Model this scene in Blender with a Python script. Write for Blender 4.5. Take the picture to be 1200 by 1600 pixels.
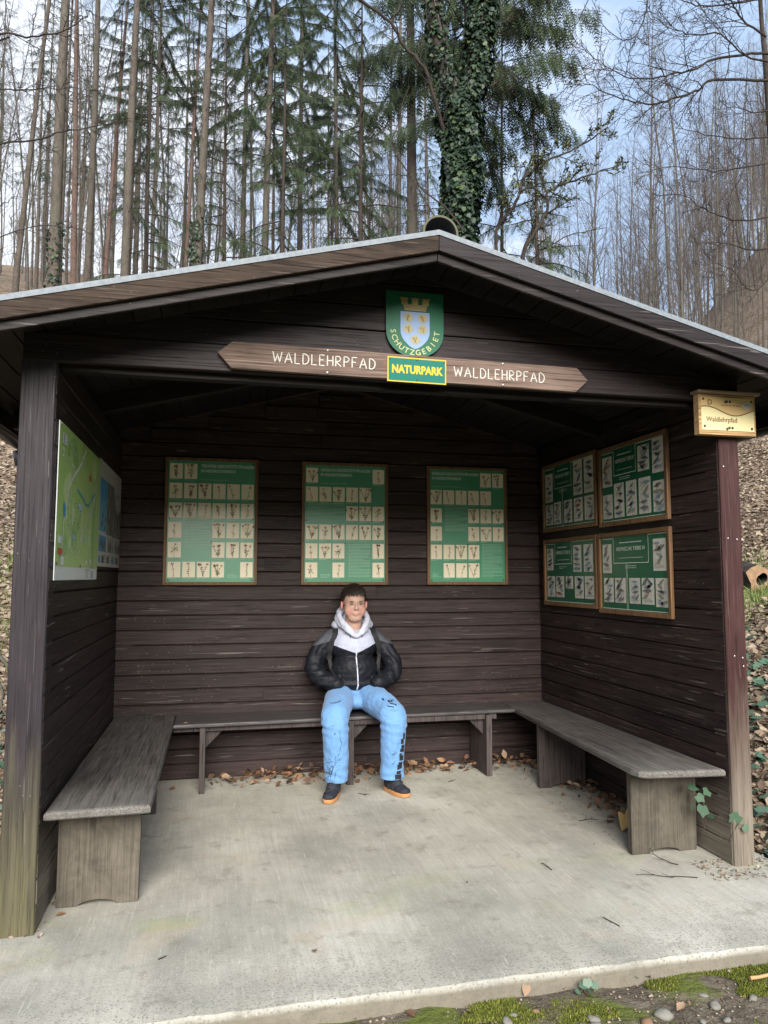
import bpy, math, random
import numpy as np
from mathutils import Vector, Matrix, noise as mnoise
from mathutils.bvhtree import BVHTree
for o in list(bpy.data.objects): bpy.data.objects.remove(o)
SC = bpy.context.scene
COL = SC.collection
R = math.radians
random.seed(7)
RNG = np.random.default_rng(7)

# ------------------------------------------------------------------ camera
CAM = np.array([0.784, -3.159, 1.3605])
YAW, PIT, ROLL, FPX = 0.22197, 0.08757, 0.00096, 1153.66
def cam_axes():
    cy, sy, cp, sp, cr, sr = math.cos(YAW), math.sin(YAW), math.cos(PIT), math.sin(PIT), math.cos(ROLL), math.sin(ROLL)
    f = np.array([sy*cp, cy*cp, sp]); r = np.array([cy, -sy, 0.]); u = np.cross(r, f)
    return cr*r+sr*u, -sr*r+cr*u, f
AR, AU, AF = cam_axes()
cd = bpy.data.cameras.new('camera'); cam = bpy.data.objects.new('camera', cd); COL.objects.link(cam)
cd.sensor_fit = 'VERTICAL'; cd.sensor_height = 36; cd.lens = FPX/1600*36; cd.clip_end = 2000; cd.clip_start = .05
cam.matrix_world = Matrix(((AR[0], AU[0], -AF[0], CAM[0]), (AR[1], AU[1], -AF[1], CAM[1]), (AR[2], AU[2], -AF[2], CAM[2]), (0, 0, 0, 1)))
SC.camera = cam
def ray(px, py):
    d = AR*(px-600)/FPX - AU*(py-800)/FPX + AF
    return d
def at(px, py, dist):            # point seen at photo pixel px,py, dist metres in front of the camera plane
    return CAM + ray(px, py)*dist

# ------------------------------------------------------------------ world and sun
SUN_EL, SUN_ROT = R(28), R(185)
w = bpy.data.worlds.new('World'); SC.world = w; w.use_nodes = True
nt = w.node_tree; nt.nodes.clear()
out = nt.nodes.new('ShaderNodeOutputWorld'); bg = nt.nodes.new('ShaderNodeBackground')
sky = nt.nodes.new('ShaderNodeTexSky'); sky.sky_type = 'NISHITA'; sky.sun_disc = False
sky.sun_elevation = SUN_EL; sky.sun_rotation = SUN_ROT; sky.air_density = 1.0; sky.dust_density = 2.0
tc = nt.nodes.new('ShaderNodeTexCoord')
mp = nt.nodes.new('ShaderNodeMapping'); mp.inputs['Scale'].default_value = (1, 1, 2.2); mp.inputs['Location'].default_value = (.3, .1, .2)
nz = nt.nodes.new('ShaderNodeTexNoise'); nz.inputs['Scale'].default_value = 3.2; nz.inputs['Detail'].default_value = 7; nz.inputs['Roughness'].default_value = .58
rp = nt.nodes.new('ShaderNodeValToRGB'); rp.color_ramp.elements[0].position = .46; rp.color_ramp.elements[1].position = .66
mx = nt.nodes.new('ShaderNodeMix'); mx.data_type = 'RGBA'
mx.inputs['B'].default_value = (7.6, 8.2, 9.2, 1)
nt.links.new(tc.outputs['Generated'], mp.inputs['Vector']); nt.links.new(mp.outputs[0], nz.inputs['Vector'])
dt = nt.nodes.new('ShaderNodeVectorMath'); dt.operation = 'DOT_PRODUCT'; dt.inputs[1].default_value = (-.50, .20, -.15)
ad = nt.nodes.new('ShaderNodeMath'); ad.operation = 'ADD'; nt.links.new(tc.outputs['Generated'], dt.inputs[0]); nt.links.new(nz.outputs['Fac'], ad.inputs[0]); nt.links.new(dt.outputs['Value'], ad.inputs[1])
nt.links.new(ad.outputs[0], rp.inputs[0]); nt.links.new(rp.outputs[0], mx.inputs['Factor'])
hzm = nt.nodes.new('ShaderNodeMix'); hzm.data_type = 'RGBA'; hzm.inputs['Factor'].default_value = .8; hzm.inputs['B'].default_value = (4.2, 5.6, 7.8, 1); nt.links.new(sky.outputs[0], hzm.inputs['A']); nt.links.new(hzm.outputs['Result'], mx.inputs['A']); nt.links.new(mx.outputs['Result'], bg.inputs[0])
bg.inputs[1].default_value = 0.095; nt.links.new(bg.outputs[0], out.inputs[0])
sl = bpy.data.lights.new('sun', 'SUN'); sl.energy = 5.0; sl.angle = R(40); sl.color = (1, .95, .87)
so = bpy.data.objects.new('sun', sl); COL.objects.link(so)
# nishita: rotation 0 = sun towards +Y, positive turns clockwise seen from above
sd = Vector((math.sin(SUN_ROT)*math.cos(SUN_EL), math.cos(SUN_ROT)*math.cos(SUN_EL), math.sin(SUN_EL)))
so.rotation_euler = sd.to_track_quat('Z', 'Y').to_euler()
SC.view_settings.view_transform = 'Standard'; SC.view_settings.look = 'None'; SC.view_settings.gamma = 1
SC.view_settings.exposure = 0.7

# ------------------------------------------------------------------ object helpers
def tag(o, label=None, cat=None, group=None, kind=None):
    if label: o['label'] = label
    if cat: o['category'] = cat
    if group: o['group'] = group
    if kind: o['kind'] = kind
    return o
def thing(name, label, cat, loc=(0, 0, 0), group=None):
    o = bpy.data.objects.new(name, None); COL.objects.link(o); o.location = loc; o.empty_display_size = .1
    return tag(o, label, cat, group)
def wloc(o):
    v = Vector((0, 0, 0))
    while o is not None:
        v += o.location; o = o.parent
    return v
def npmesh(name, V, F, var=None, mi=None, smooth=False, attrs=None):
    V = np.asarray(V, dtype=np.float32); F = np.asarray(F, dtype=np.int32)
    me = bpy.data.meshes.new(name); m, k = F.shape
    me.vertices.add(len(V)); me.vertices.foreach_set('co', V.ravel())
    me.loops.add(m*k); me.loops.foreach_set('vertex_index', F.ravel())
    me.polygons.add(m); me.polygons.foreach_set('loop_start', np.arange(0, m*k, k, dtype=np.int32))
    try: me.polygons.foreach_set('loop_total', np.full(m, k, dtype=np.int32))
    except Exception: pass
    if mi is not None: me.polygons.foreach_set('material_index', np.asarray(mi, dtype=np.int32))
    if smooth: me.polygons.foreach_set('use_smooth', np.ones(m, dtype=bool))
    if var is not None:
        a = me.attributes.new('var', 'FLOAT', 'FACE'); a.data.foreach_set('value', np.asarray(var, dtype=np.float32))
    me.update(calc_edges=True); me.validate()
    return me
def link(name, me, mats, parent=None, loc=None):
    o = bpy.data.objects.new(name, me); COL.objects.link(o)
    if mats is not None:
        for m in (mats if isinstance(mats, (list, tuple)) else [mats]): me.materials.append(m)
    if parent is not None: o.parent = parent
    if loc is not None: o.location = loc
    return o
class MB:
    def __init__(s): s.v = []; s.f = []; s.var = []; s.mi = []
    def poly(s, pts, var=0., mi=0):
        n = len(s.v); s.v += [tuple(p) for p in pts]; s.f.append(tuple(range(n, n+len(pts)))); s.var.append(var); s.mi.append(mi)
    def raw(s, vs, fs, var=0., mi=0):
        n = len(s.v); s.v += [tuple(p) for p in vs]
        for f in fs: s.f.append(tuple(i+n for i in f)); s.var.append(var); s.mi.append(mi)
    def box(s, x0, x1, y0, y1, z0, z1, var=0., mi=0):
        s.raw([(x0, y0, z0), (x1, y0, z0), (x1, y1, z0), (x0, y1, z0), (x0, y0, z1), (x1, y0, z1), (x1, y1, z1), (x0, y1, z1)],
              [(0, 3, 2, 1), (4, 5, 6, 7), (0, 1, 5, 4), (1, 2, 6, 5), (2, 3, 7, 6), (3, 0, 4, 7)], var, mi)
    def prism(s, A, B, var=0., mi=0):     # two matching rings of points, closed
        k = len(A); vs = list(A)+list(B)
        fs = [tuple(range(k-1, -1, -1)), tuple(range(k, 2*k))]+[(i, (i+1) % k, k+(i+1) % k, k+i) for i in range(k)]
        s.raw(vs, fs, var, mi)
    def tube(s, P, rad, n=8, var=0., mi=0, cap=True, flat=None):
        P = [np.array(p, float) for p in P]
        if not isinstance(rad, (list, tuple, np.ndarray)): rad = [rad]*len(P)
        base = len(s.v); up = np.array([0.13, .21, .97])
        for i, p in enumerate(P):
            t = P[min(i+1, len(P)-1)]-P[max(i-1, 0)]; t = t/(np.linalg.norm(t)+1e-9)
            a = np.cross(t, up)
            if np.linalg.norm(a) < .2: a = np.cross(t, np.array([1, .1, 0.]))
            a /= np.linalg.norm(a); b = np.cross(t, a)
            for k in range(n):
                q = 2*math.pi*k/n
                s.v.append(tuple(p+rad[i]*(math.cos(q)*a+math.sin(q)*b*(flat or 1))))
        for i in range(len(P)-1):
            for k in range(n):
                s.f.append((base+i*n+k, base+i*n+(k+1) % n, base+(i+1)*n+(k+1) % n, base+(i+1)*n+k)); s.var.append(var); s.mi.append(mi)
        if cap:
            s.f.append(tuple(base+k for k in range(n))[::-1]); s.f.append(tuple(base+(len(P)-1)*n+k for k in range(n))); s.var += [var]*2; s.mi += [mi]*2
    def ell(s, c, r, n=16, m=10, rot=None, var=0, mi=0):
        base = len(s.v); M = rot
        for i in range(m+1):
            th = math.pi*i/m
            for k in range(n):
                ph = 2*math.pi*k/n
                p = np.array([r[0]*math.sin(th)*math.cos(ph), r[1]*math.sin(th)*math.sin(ph), r[2]*math.cos(th)])
                if M is not None: p = np.array(M @ Vector(p))
                s.v.append(tuple(p+np.array(c)))
        for i in range(m):
            for k in range(n):
                s.f.append((base+i*n+k, base+(i+1)*n+k, base+(i+1)*n+(k+1) % n, base+i*n+(k+1) % n)); s.var.append(var); s.mi.append(mi)
    def build(s, name, mats, parent=None, bevel=0, smooth=False, loc=None):
        off = wloc(parent) if parent is not None else Vector(loc) if loc is not None else Vector((0, 0, 0))
        me = bpy.data.meshes.new(name)
        me.from_pydata([(a-off[0], b-off[1], c-off[2]) for a, b, c in s.v], [], s.f)
        me.polygons.foreach_set('material_index', s.mi)
        if smooth: me.polygons.foreach_set('use_smooth', [True]*len(s.f))
        a = me.attributes.new('var', 'FLOAT', 'FACE'); a.data.foreach_set('value', s.var)
        me.update()
        o = link(name, me, mats, parent, loc)
        if bevel:
            b = o.modifiers.new('bevel', 'BEVEL'); b.width = bevel; b.segments = 2; b.limit_method = 'ANGLE'; b.angle_limit = R(40)
        return o

# ------------------------------------------------------------------ material helpers
class NT:
    def __init__(s, name):
        s.m = bpy.data.materials.new(name); s.m.use_nodes = True; s.t = s.m.node_tree; s.b = s.t.nodes['Principled BSDF']; s.o = s.t.nodes['Material Output']
    def n(s, typ, ins=None, **kw):
        x = s.t.nodes.new('ShaderNode'+typ)
        for k, v in kw.items(): setattr(x, k, v)
        for k, v in (ins or {}).items():
            if hasattr(v, 'links') or isinstance(v, bpy.types.NodeSocket): s.t.links.new(v, x.inputs[k])
            else: x.inputs[k].default_value = v
        return x
    def math(s, op, a, b=0., c=None, clamp=False):
        x = s.t.nodes.new('ShaderNodeMath'); x.operation = op; x.use_clamp = clamp
        for i, v in enumerate((a, b) if c is None else (a, b, c)):
            if isinstance(v, bpy.types.NodeSocket): s.t.links.new(v, x.inputs[i])
            else: x.inputs[i].default_value = v
        return x.outputs[0]
    def mix(s, f, a, b):
        x = s.t.nodes.new('ShaderNodeMix'); x.data_type = 'RGBA'
        for k, v in (('Factor', f), ('A', a), ('B', b)):
            if isinstance(v, bpy.types.NodeSocket): s.t.links.new(v, x.inputs[k])
            else: x.inputs[k].default_value = (v if k == 'Factor' else (tuple(v)+(1,) if len(v) == 3 else v))
        return x.outputs['Result']
    def ramp(s, f, stops):
        x = s.t.nodes.new('ShaderNodeValToRGB'); s.t.links.new(f, x.inputs[0]); e = x.color_ramp.elements
        while len(e) < len(stops): e.new(.5)
        for q, (p, c) in zip(e, stops):
            q.position = p; q.color = (c, c, c, 1) if isinstance(c, (int, float)) else tuple(c)+(1,)
        return x.outputs[0]
    def coord(s, kind='Object', scale=(1, 1, 1), add=None):
        x = s.n('TexCoord').outputs[kind]
        y = s.n('VectorMath', {0: x, 1: scale}, operation='MULTIPLY').outputs[0]
        if add is not None: y = s.n('VectorMath', {0: y, 1: add}, operation='ADD').outputs[0]
        return y
    def noise(s, vec, scale, detail=5, rough=.55, dist=0.):
        return s.n('TexNoise', {'Vector': vec, 'Scale': scale, 'Detail': detail, 'Roughness': rough, 'Distortion': dist}).outputs['Fac']
    def var(s):
        return s.n('Attribute', attribute_name='var').outputs['Fac']
    def bump(s, h, strength=.3, dist=.01):
        x = s.n('Bump', {'Height': h, 'Strength': strength, 'Distance': dist}); s.t.links.new(x.outputs[0], s.b.inputs['Normal'])
    def set(s, color=None, rough=None, spec=None, metal=None):
        for k, v in (('Base Color', color), ('Roughness', rough), ('Specular IOR Level', spec), ('Metallic', metal)):
            if v is None: continue
            if isinstance(v, bpy.types.NodeSocket): s.t.links.new(v, s.b.inputs[k])
            else: s.b.inputs[k].default_value = tuple(v)+(1,) if isinstance(v, (tuple, list)) and len(v) == 3 else v
        return s.m
def flat(name, c, rough=.6, spec=.4, metal=0., nscale=40, namt=.15):
    m = NT(name); v = m.coord()
    f = m.noise(v, nscale, 4)
    col = m.mix(f, tuple(x*(1-namt) for x in c), tuple(min(1, x*(1+namt)) for x in c))
    return m.set(col, rough, spec, metal)
def wood(name, dark, light, grain='x', rough=.6, wear=None, wearcol=(.2, .17, .14), flecks=.0, bumps=.35, spec=.2, rw=.06, mott=0., front=False):
    m = NT(name)
    sc = {'x': (1.3, 16, 16), 'y': (16, 1.3, 16), 'z': (16, 16, 1.3)}[grain]
    va = m.var()
    off = m.n('CombineXYZ', {0: m.math('MULTIPLY', va, 37.), 1: m.math('MULTIPLY', va, 53.), 2: m.math('MULTIPLY', va, 71.)}).outputs[0]
    v = m.coord('Object', sc, off)
    v2 = m.coord('Object', tuple(q*3.2 if q > 5 else q*1.5 for q in sc), off)
    g = m.noise(v, 1.0, 8, .6, 1.2); g2 = m.noise(v2, 1.0, 6, .7, .3)
    ring = m.n('TexWave', {'Vector': v, 'Scale': .5, 'Distortion': 9., 'Detail': 3., 'Detail Scale': .8}, wave_type='BANDS', bands_direction={'x': 'Z', 'y': 'X', 'z': 'X'}[grain]).outputs['Fac']
    h = m.math('ADD', m.math('MULTIPLY', g, .62-rw), m.math('ADD', m.math('MULTIPLY', g2, .38), m.math('MULTIPLY', ring, rw)))
    if mott:
        iso = m.noise(m.coord('Object', (1, 1, 1), off), 9., 8, .7, .8)
        h = m.math('ADD', m.math('MULTIPLY', h, 1-mott), m.math('MULTIPLY', iso, mott))
    col = m.mix(m.ramp(h, [(.3, 0.), (.72, 1.)]), dark, light)
    # knots
    ks = {'x': (2.2, 9, 9), 'y': (9, 2.2, 9), 'z': (9, 9, 2.2)}[grain]
    vk = m.coord('Object', ks, off)
    vo = m.n('TexVoronoi', {'Vector': vk, 'Scale': 1.}).outputs['Distance']
    kn = m.ramp(vo, [(.07, 1.), (.16, 0.)])
    col = m.mix(m.math('MULTIPLY', kn, .65), col, tuple(x*.35 for x in dark))
    br = m.math('ADD', .72, m.math('MULTIPLY', m.n('TexWhiteNoise', {'W': va}, noise_dimensions='1D').outputs['Value'], .56))
    col = m.n('VectorMath', {0: col, 1: m.n('CombineXYZ', {0: br, 1: br, 2: br}).outputs[0]}, operation='MULTIPLY').outputs[0]
    # large patches of fading
    vb = m.coord('Object')
    pt = m.noise(vb, 2.3, 4, .6)
    col = m.mix(m.ramp(pt, [(.35, 0.), (.75, .35)]), col, tuple(x*1.4+.002 for x in light))
    # fine fibres and drying cracks
    v3 = m.coord('Object', tuple(q*9 if q > 5 else q*2.6 for q in sc), off)
    g3 = m.noise(v3, 1.0, 3, .55, .2)
    col = m.mix(m.ramp(g3, [(.57, 0.), (.66, .75 if mott < .5 else .12)]), col, tuple(x*.35 for x in dark))
    col = m.mix(m.ramp(g3, [(.32, .5 if mott < .5 else .15), (.43, 0.)]), col, tuple(x*1.7+.002 for x in light))
    h = m.math('SUBTRACT', h, m.math('MULTIPLY', m.ramp(g3, [(.55, 0.), (.66, 1.)]), .35))
    if flecks:
        fk = m.n('TexVoronoi', {'Vector': vb, 'Scale': 38.}).outputs['Distance']
        fm = m.math('MULTIPLY', m.ramp(fk, [(.06, 1.), (.10, 0.)]), m.ramp(m.noise(vb, 3.1, 3), [(.52, 0.), (.6, flecks)]))
        col = m.mix(fm, col, (.38, .34, .30))
        sv = m.coord('Object', tuple(q*.25 if q < 5 else q*.9 for q in sc))
        sn = m.noise(sv, 5., 2, .4, 2.5)
        sm = m.math('MULTIPLY', m.ramp(sn, [(.695, 0.), (.71, .5)]), flecks)
        col = m.mix(sm, col, (.3, .27, .24))
    r = rough
    if wear is not None:
        z = m.n('SeparateXYZ', {0: m.n('NewGeometry').outputs['Position']}).outputs[wear[0]]
        t = m.math('DIVIDE', m.math('SUBTRACT', z, wear[1]), wear[2]-wear[1])
        t = m.math('ADD', t, m.math('MULTIPLY', m.math('SUBTRACT', m.noise(v, 1.6, 6, .65), .5), wear[3]))
        wm = m.math('MULTIPLY', m.math('MAXIMUM', m.math('MINIMUM', t, 1.), 0.), 1.)
        if front:
            yy = m.n('SeparateXYZ', {0: m.n('NewGeometry').outputs['Position']}).outputs[1]
            wm = m.math('MULTIPLY', wm, m.math('MULTIPLY', m.math('SUBTRACT', .75, yy), 2.2, clamp=True))
        wc = m.mix(m.ramp(h, [(.3, 0.), (.7, 1.)]), tuple(x*.5 for x in wearcol), wearcol)
        col = m.mix(wm, col, wc)
        r = m.math('ADD', rough, m.math('MULTIPLY', wm, .25))
    m.bump(m.math('SUBTRACT', h, m.math('MULTIPLY', kn, .3)), bumps, .006)
    m.set(col, r, spec)
    return m.m

DK, LT = (.013, .0082, .0080), (.044, .0295, .028)
M = {}
M['wall_x'] = wood('dark stained boards x', DK, LT, 'x', .5, flecks=.8)
M['wall_y'] = wood('dark stained boards y', (.011, .0072, .0068), (.034, .023, .0215), 'y', .5, flecks=.8, wear=(2, .42, .12, .5), wearcol=(.21, .18, .14), front=True)
M['beam'] = wood('dark stained beam', (.010, .0068, .0075), (.026, .0180, .0195), 'x', .5, flecks=.3)
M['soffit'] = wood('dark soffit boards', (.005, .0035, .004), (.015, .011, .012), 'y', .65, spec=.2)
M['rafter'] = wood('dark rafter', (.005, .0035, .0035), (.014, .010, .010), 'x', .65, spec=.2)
M['post_l'] = wood('grey brown stained post', (.018, .0145, .0175), (.035, .0285, .034), 'z', .55, wear=(2, .75, .0, 1.3), wearcol=(.145, .13, .072), flecks=.5)
M['post_r'] = wood('red brown stained post', (.035, .0145, .0135), (.064, .029, .0275), 'z', .5, wear=(2, .85, .2, 1.0), wearcol=(.25, .21, .165), flecks=.3)
M['barge_w'] = wood('weathered bargeboard', (.006, .0042, .004), (.062, .041, .029), 'x', .75, flecks=.3, bumps=.7, mott=.35)
M['barge'] = wood('stained bargeboard', (.007, .0052, .0057), (.019, .0142, .0152), 'x', .55, flecks=.5)
M['bench'] = wood('weathered bench plank', (.014, .0125, .013), (.080, .073, .069), 'y', .5, wear=(1, .55, -.1, 1.3), wearcol=(.20, .185, .165), bumps=.7, spec=.45, mott=.35, flecks=.5)
M['bench_x'] = wood('weathered back bench plank', (.017, .015, .016), (.062, .056, .056), 'x', .5, bumps=.5, spec=.45)
M['leg'] = wood('weathered bench leg', (.040, .034, .027), (.140, .122, .097), 'z', .85, bumps=.9, rw=0., mott=.72)
M['leg_dark'] = wood('stained bench leg', (.020, .016, .0165), (.075, .061, .058), 'z', .6, mott=.4)
M['sign'] = wood('weathered oak board', (.075, .048, .038), (.22, .155, .125), 'x', .7, flecks=.2, bumps=.5)
M['frame'] = wood('brown picture frame', (.10, .052, .026), (.22, .125, .065), 'z', .45)
M['pale_wood'] = wood('pale larch wood', (.28, .17, .08), (.52, .34, .17), 'x', .55)
M['metal_roof'] = flat('galvanised roof sheet', (.17, .195, .22), .6, .4, .0, 60, .5)
M['gutter'] = flat('dark gutter metal', (.03, .03, .035), .4, .5, .5)
M['screw'] = flat('dark screw', (.05, .05, .05), .4, .5, .6)
M['screw_l'] = flat('zinc screw', (.45, .42, .4), .4, .5, .8)
M['white_paint'] = flat('white paint', (.52, .51, .47), .7)
M['rooftile'] = flat('mossy grey ridge tile', (.06, .06, .042), .85, .3, 0, 20, .5)
M['rimtile'] = flat('lichen on tile rim', (.10, .10, .065), .85, .3, 0, 20, .4)
M['inner_dark'] = flat('shaded hollow inside', (.035, .035, .035), .9)  # shade of hollow insides painted in as a dark colour

def concrete():
    m = NT('worn concrete'); v = m.coord()
    base = m.mix(m.ramp(m.noise(v, 1.1, 7, .62), [(.3, 0.), (.7, 1.)]), (.33, .312, .262), (.51, .488, .425))
    st = m.n('VectorMath', {0: m.n('Mapping', {'Vector': v, 'Rotation': (0, 0, .12), 'Scale': (55, 3, 1)}).outputs[0], 1: (0, 0, 0)}, operation='ADD').outputs[0]
    brush = m.noise(st, 1., 4, .6, .4)
    base = m.mix(m.ramp(brush, [(.40, 0.), (.72, .32)]), base, (.23, .215, .17))
    dk = m.noise(m.coord('Object', (1.2, .8, 1), (4, 8, 0)), 1.6, 6, .65)
    base = m.mix(m.ramp(dk, [(.43, 0.), (.66, .7)]), base, (.215, .208, .178))
    dr_ = m.noise(m.coord('Object', (1, 1, 1), (9, 2, 0)), 6.5, 7, .75)
    base = m.mix(m.ramp(dr_, [(.55, 0.), (.66, .5)]), base, (.17, .155, .12))
    # crossing fine scratches
    st2 = m.n('Mapping', {'Vector': v, 'Rotation': (0, 0, -.9), 'Scale': (120, 9, 1)}).outputs[0]
    sc2 = m.noise(st2, 1., 3, .5, 1.)
    base = m.mix(m.ramp(sc2, [(.62, 0.), (.72, .4)]), base, (.60, .59, .53))
    # green algae near edges and left
    g = m.ramp(m.noise(m.coord('Object', (1.4, 2.6, 1), (3.3, 1.7, 0)), 1., 5, .6), [(.53, 0.), (.68, .55)])
    sep = m.n('SeparateXYZ', {0: v}); yy = sep.outputs[1]; xx = sep.outputs[0]
    fr = m.math('SUBTRACT', 1., m.math('MULTIPLY', m.math('ABSOLUTE', m.math('SUBTRACT', yy, -.02)), 2.8), clamp=True)
    base = m.mix(m.math('MULTIPLY', g, m.math('MULTIPLY', fr, 1.4), clamp=True), base, (.30, .33, .14))
    # pinkish stain, brown stains
    pk = m.ramp(m.noise(v, 2.4, 3, .5), [(.60, 0.), (.70, .4)])
    base = m.mix(pk, base, (.44, .36, .27))
    bs = m.ramp(m.noise(m.coord('Object', (1, 1, 1), (7, 3, 0)), 4.5, 4, .6), [(.64, 0.), (.72, .5)])
    base = m.mix(bs, base, (.20, .175, .13))
    # speckle
    sp = m.noise(v, 140, 2, .5)
    base = m.mix(m.ramp(sp, [(.56, 0.), (.70, .35)]), base, (.18, .17, .14))
    sp2 = m.noise(v, 95, 2, .5)
    base = m.mix(m.ramp(sp2, [(.66, 0.), (.72, .45)]), base, (.62, .61, .55))
    # coarse washed front band
    fb = m.math('MULTIPLY', m.math('SUBTRACT', -.15, yy), 2.2, clamp=True)
    ag = m.n('TexVoronoi', {'Vector': v, 'Scale': 75.}).outputs['Distance']
    base = m.mix(m.math('MULTIPLY', m.ramp(ag, [(.12, .8), (.4, 0.)]), fb), base, (.17, .165, .14))
    wet = m.ramp(m.noise(m.coord('Object', (1, 2.2, 1), (1, 9, 0)), 1.3, 5, .6), [(.48, 0.), (.66, .4)])
    base = m.mix(m.math('MULTIPLY', wet, fb), base, (.20, .20, .165))
    zz = sep.outputs[2]; side = m.math('MULTIPLY', m.math('SUBTRACT', -.006, zz), 60., clamp=True)
    base = m.mix(m.math('MULTIPLY', side, .85), base, m.mix(m.noise(v, 25, 5, .6), (.09, .075, .055), (.20, .175, .13)))
    m.bump(m.math('ADD', m.math('MULTIPLY', brush, .3), m.math('ADD', m.math('MULTIPLY', sp, .5), m.math('MULTIPLY', m.noise(v, 22, 5, .6), .6))), .45, .006)
    return m.set(base, .85, .3)
M['concrete'] = concrete()

def ground_mat():
    m = NT('forest floor'); v = m.coord()
    cell = m.n('TexVoronoi', {'Vector': m.n('VectorMath', {0: v, 1: m.n('VectorMath', {0: m.n('TexNoise', {'Vector': v, 'Scale': 9.}).outputs['Color'], 1: (.12, .12, .12)}, operation='MULTIPLY').outputs[0]}, operation='ADD').outputs[0], 'Scale': 15.})
    r = m.n('SeparateColor', {0: cell.outputs['Color']})
    lit = m.ramp(r.outputs[0], [(0., (.05, .034, .022)), (.35, (.16, .105, .06)), (.6, (.27, .19, .12)), (.85, (.36, .28, .20)), (1., (.45, .38, .30))])
    ed = m.ramp(cell.outputs['Distance'], [(.25, 0.), (.6, .7)])
    lit = m.mix(ed, lit, (.035, .025, .018))
    big = m.noise(v, .7, 5, .6)
    lit = m.mix(m.ramp(big, [(.4, 0.), (.7, .6)]), lit, (.27, .205, .165))
    gr = m.ramp(m.noise(m.coord('Object', (1, 1, 1), (5, 5, 0)), .9, 6, .65), [(.56, 0.), (.66, .8)])
    lit = m.mix(m.math('MULTIPLY', gr, .55), lit, (.075, .10, .03))
    # soil and pebbles in front of the slab
    soil = m.mix(m.ramp(m.noise(v, 9, 7, .65), [(.3, 0.), (.7, 1.)]), (.055, .043, .03), (.17, .14, .105))
    peb = m.n('TexVoronoi', {'Vector': v, 'Scale': 60.})
    soil = m.mix(m.ramp(peb.outputs['Distance'], [(.15, .5), (.3, 0.)]), soil, (.25, .23, .19))
    mo = m.ramp(m.noise(m.coord('Object', (1, 1, 1), (2, 0, 0)), 3.6, 6, .6), [(.47, 0.), (.56, .85)])
    soil = m.mix(mo, soil, (.10, .125, .018))
    at_ = m.n('Attribute', attribute_name='soil').outputs['Fac']
    col = m.mix(at_, lit, soil)
    m.bump(m.math('ADD', m.math('MULTIPLY', r.outputs[1], .6), m.noise(v, 30, 5, .6)), .8, .03)
    return m.set(col, .9, .2)
M['ground'] = ground_mat()

def leafmat(name, stops, rough=.6, trans=.0, spec=.3):
    m = NT(name)
    c = m.ramp(m.n('TexWhiteNoise', {'W': m.var()}, noise_dimensions='1D').outputs['Value'], stops)
    f = m.noise(m.coord(), 60, 3)
    c = m.mix(m.math('MULTIPLY', f, .4), c, (.02, .015, .01))
    m.set(c, rough, spec)
    return m.m
M['litter'] = leafmat('dead beech leaves', [(0., (.09, .062, .042)), (.3, (.19, .135, .09)), (.55, (.27, .20, .14)), (.8, (.35, .275, .20)), (1., (.42, .35, .27))], .75)
M['dryleaf'] = leafmat('dry brown leaves', [(0., (.05, .028, .018)), (.3, (.13, .07, .04)), (.6, (.22, .115, .062)), (.85, (.30, .17, .10)), (1., (.40, .28, .18))], .7)
M['ivy'] = leafmat('ivy leaves', [(0., (.008, .021, .011)), (.5, (.017, .042, .022)), (.85, (.034, .07, .036)), (1., (.08, .11, .035))], .5, spec=.35)
M['ivy_light'] = leafmat('ground ivy leaves', [(0., (.03, .075, .04)), (.5, (.06, .13, .075)), (1., (.14, .21, .14))], .4, spec=.5)
M['needle'] = leafmat('spruce needles', [(0., (.022, .040, .018)), (.5, (.042, .068, .030)), (1., (.080, .115, .045))], .6)
M['moss'] = leafmat('moss', [(0., (.045, .058, .009)), (.5, (.13, .155, .018)), (.85, (.22, .25, .035)), (1., (.32, .33, .07))], .9)
M['bud'] = leafmat('young buds', [(0., (.06, .08, .03)), (1., (.14, .17, .06))], .6)

def bark(name, a, b, sc=(9, 9, 2.5), lichen=None, wearz=None):
    m = NT(name); v = m.coord('Object', sc)
    n1 = m.noise(v, 1., 7, .65, .5); n2 = m.noise(m.coord(), 18, 4, .6)
    h = m.math('ADD', m.math('MULTIPLY', n1, .6), m.math('MULTIPLY', n2, .4))
    col = m.mix(m.ramp(h, [(.35, 0.), (.65, 1.)]), a, b)
    if lichen: col = m.mix(m.ramp(m.noise(m.coord('Object', (1, 1, .5)), 1.1, 5, .6), [(.48, 0.), (.62, .55)]), col, lichen)
    m.bump(h, .7, .03)
    return m.set(col, .85, .2)
M['bark_spruce'] = bark('spruce bark', (.034, .028, .024), (.118, .097, .080), lichen=(.10, .098, .072))
M['bark_red'] = bark('reddish pine bark', (.07, .042, .035), (.17, .112, .092), lichen=(.13, .11, .09))
M['bark_beech'] = bark('grey beech bark', (.045, .041, .036), (.125, .115, .10), (6, 6, 3), lichen=(.09, .09, .06))
M['bark_dark'] = bark('dark bark', (.018, .014, .012), (.055, .044, .036))  # evenly dark bark for limbs and twigs
M['bark_twig'] = bark('brown twig bark', (.055, .044, .039), (.13, .105, .095))

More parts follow.
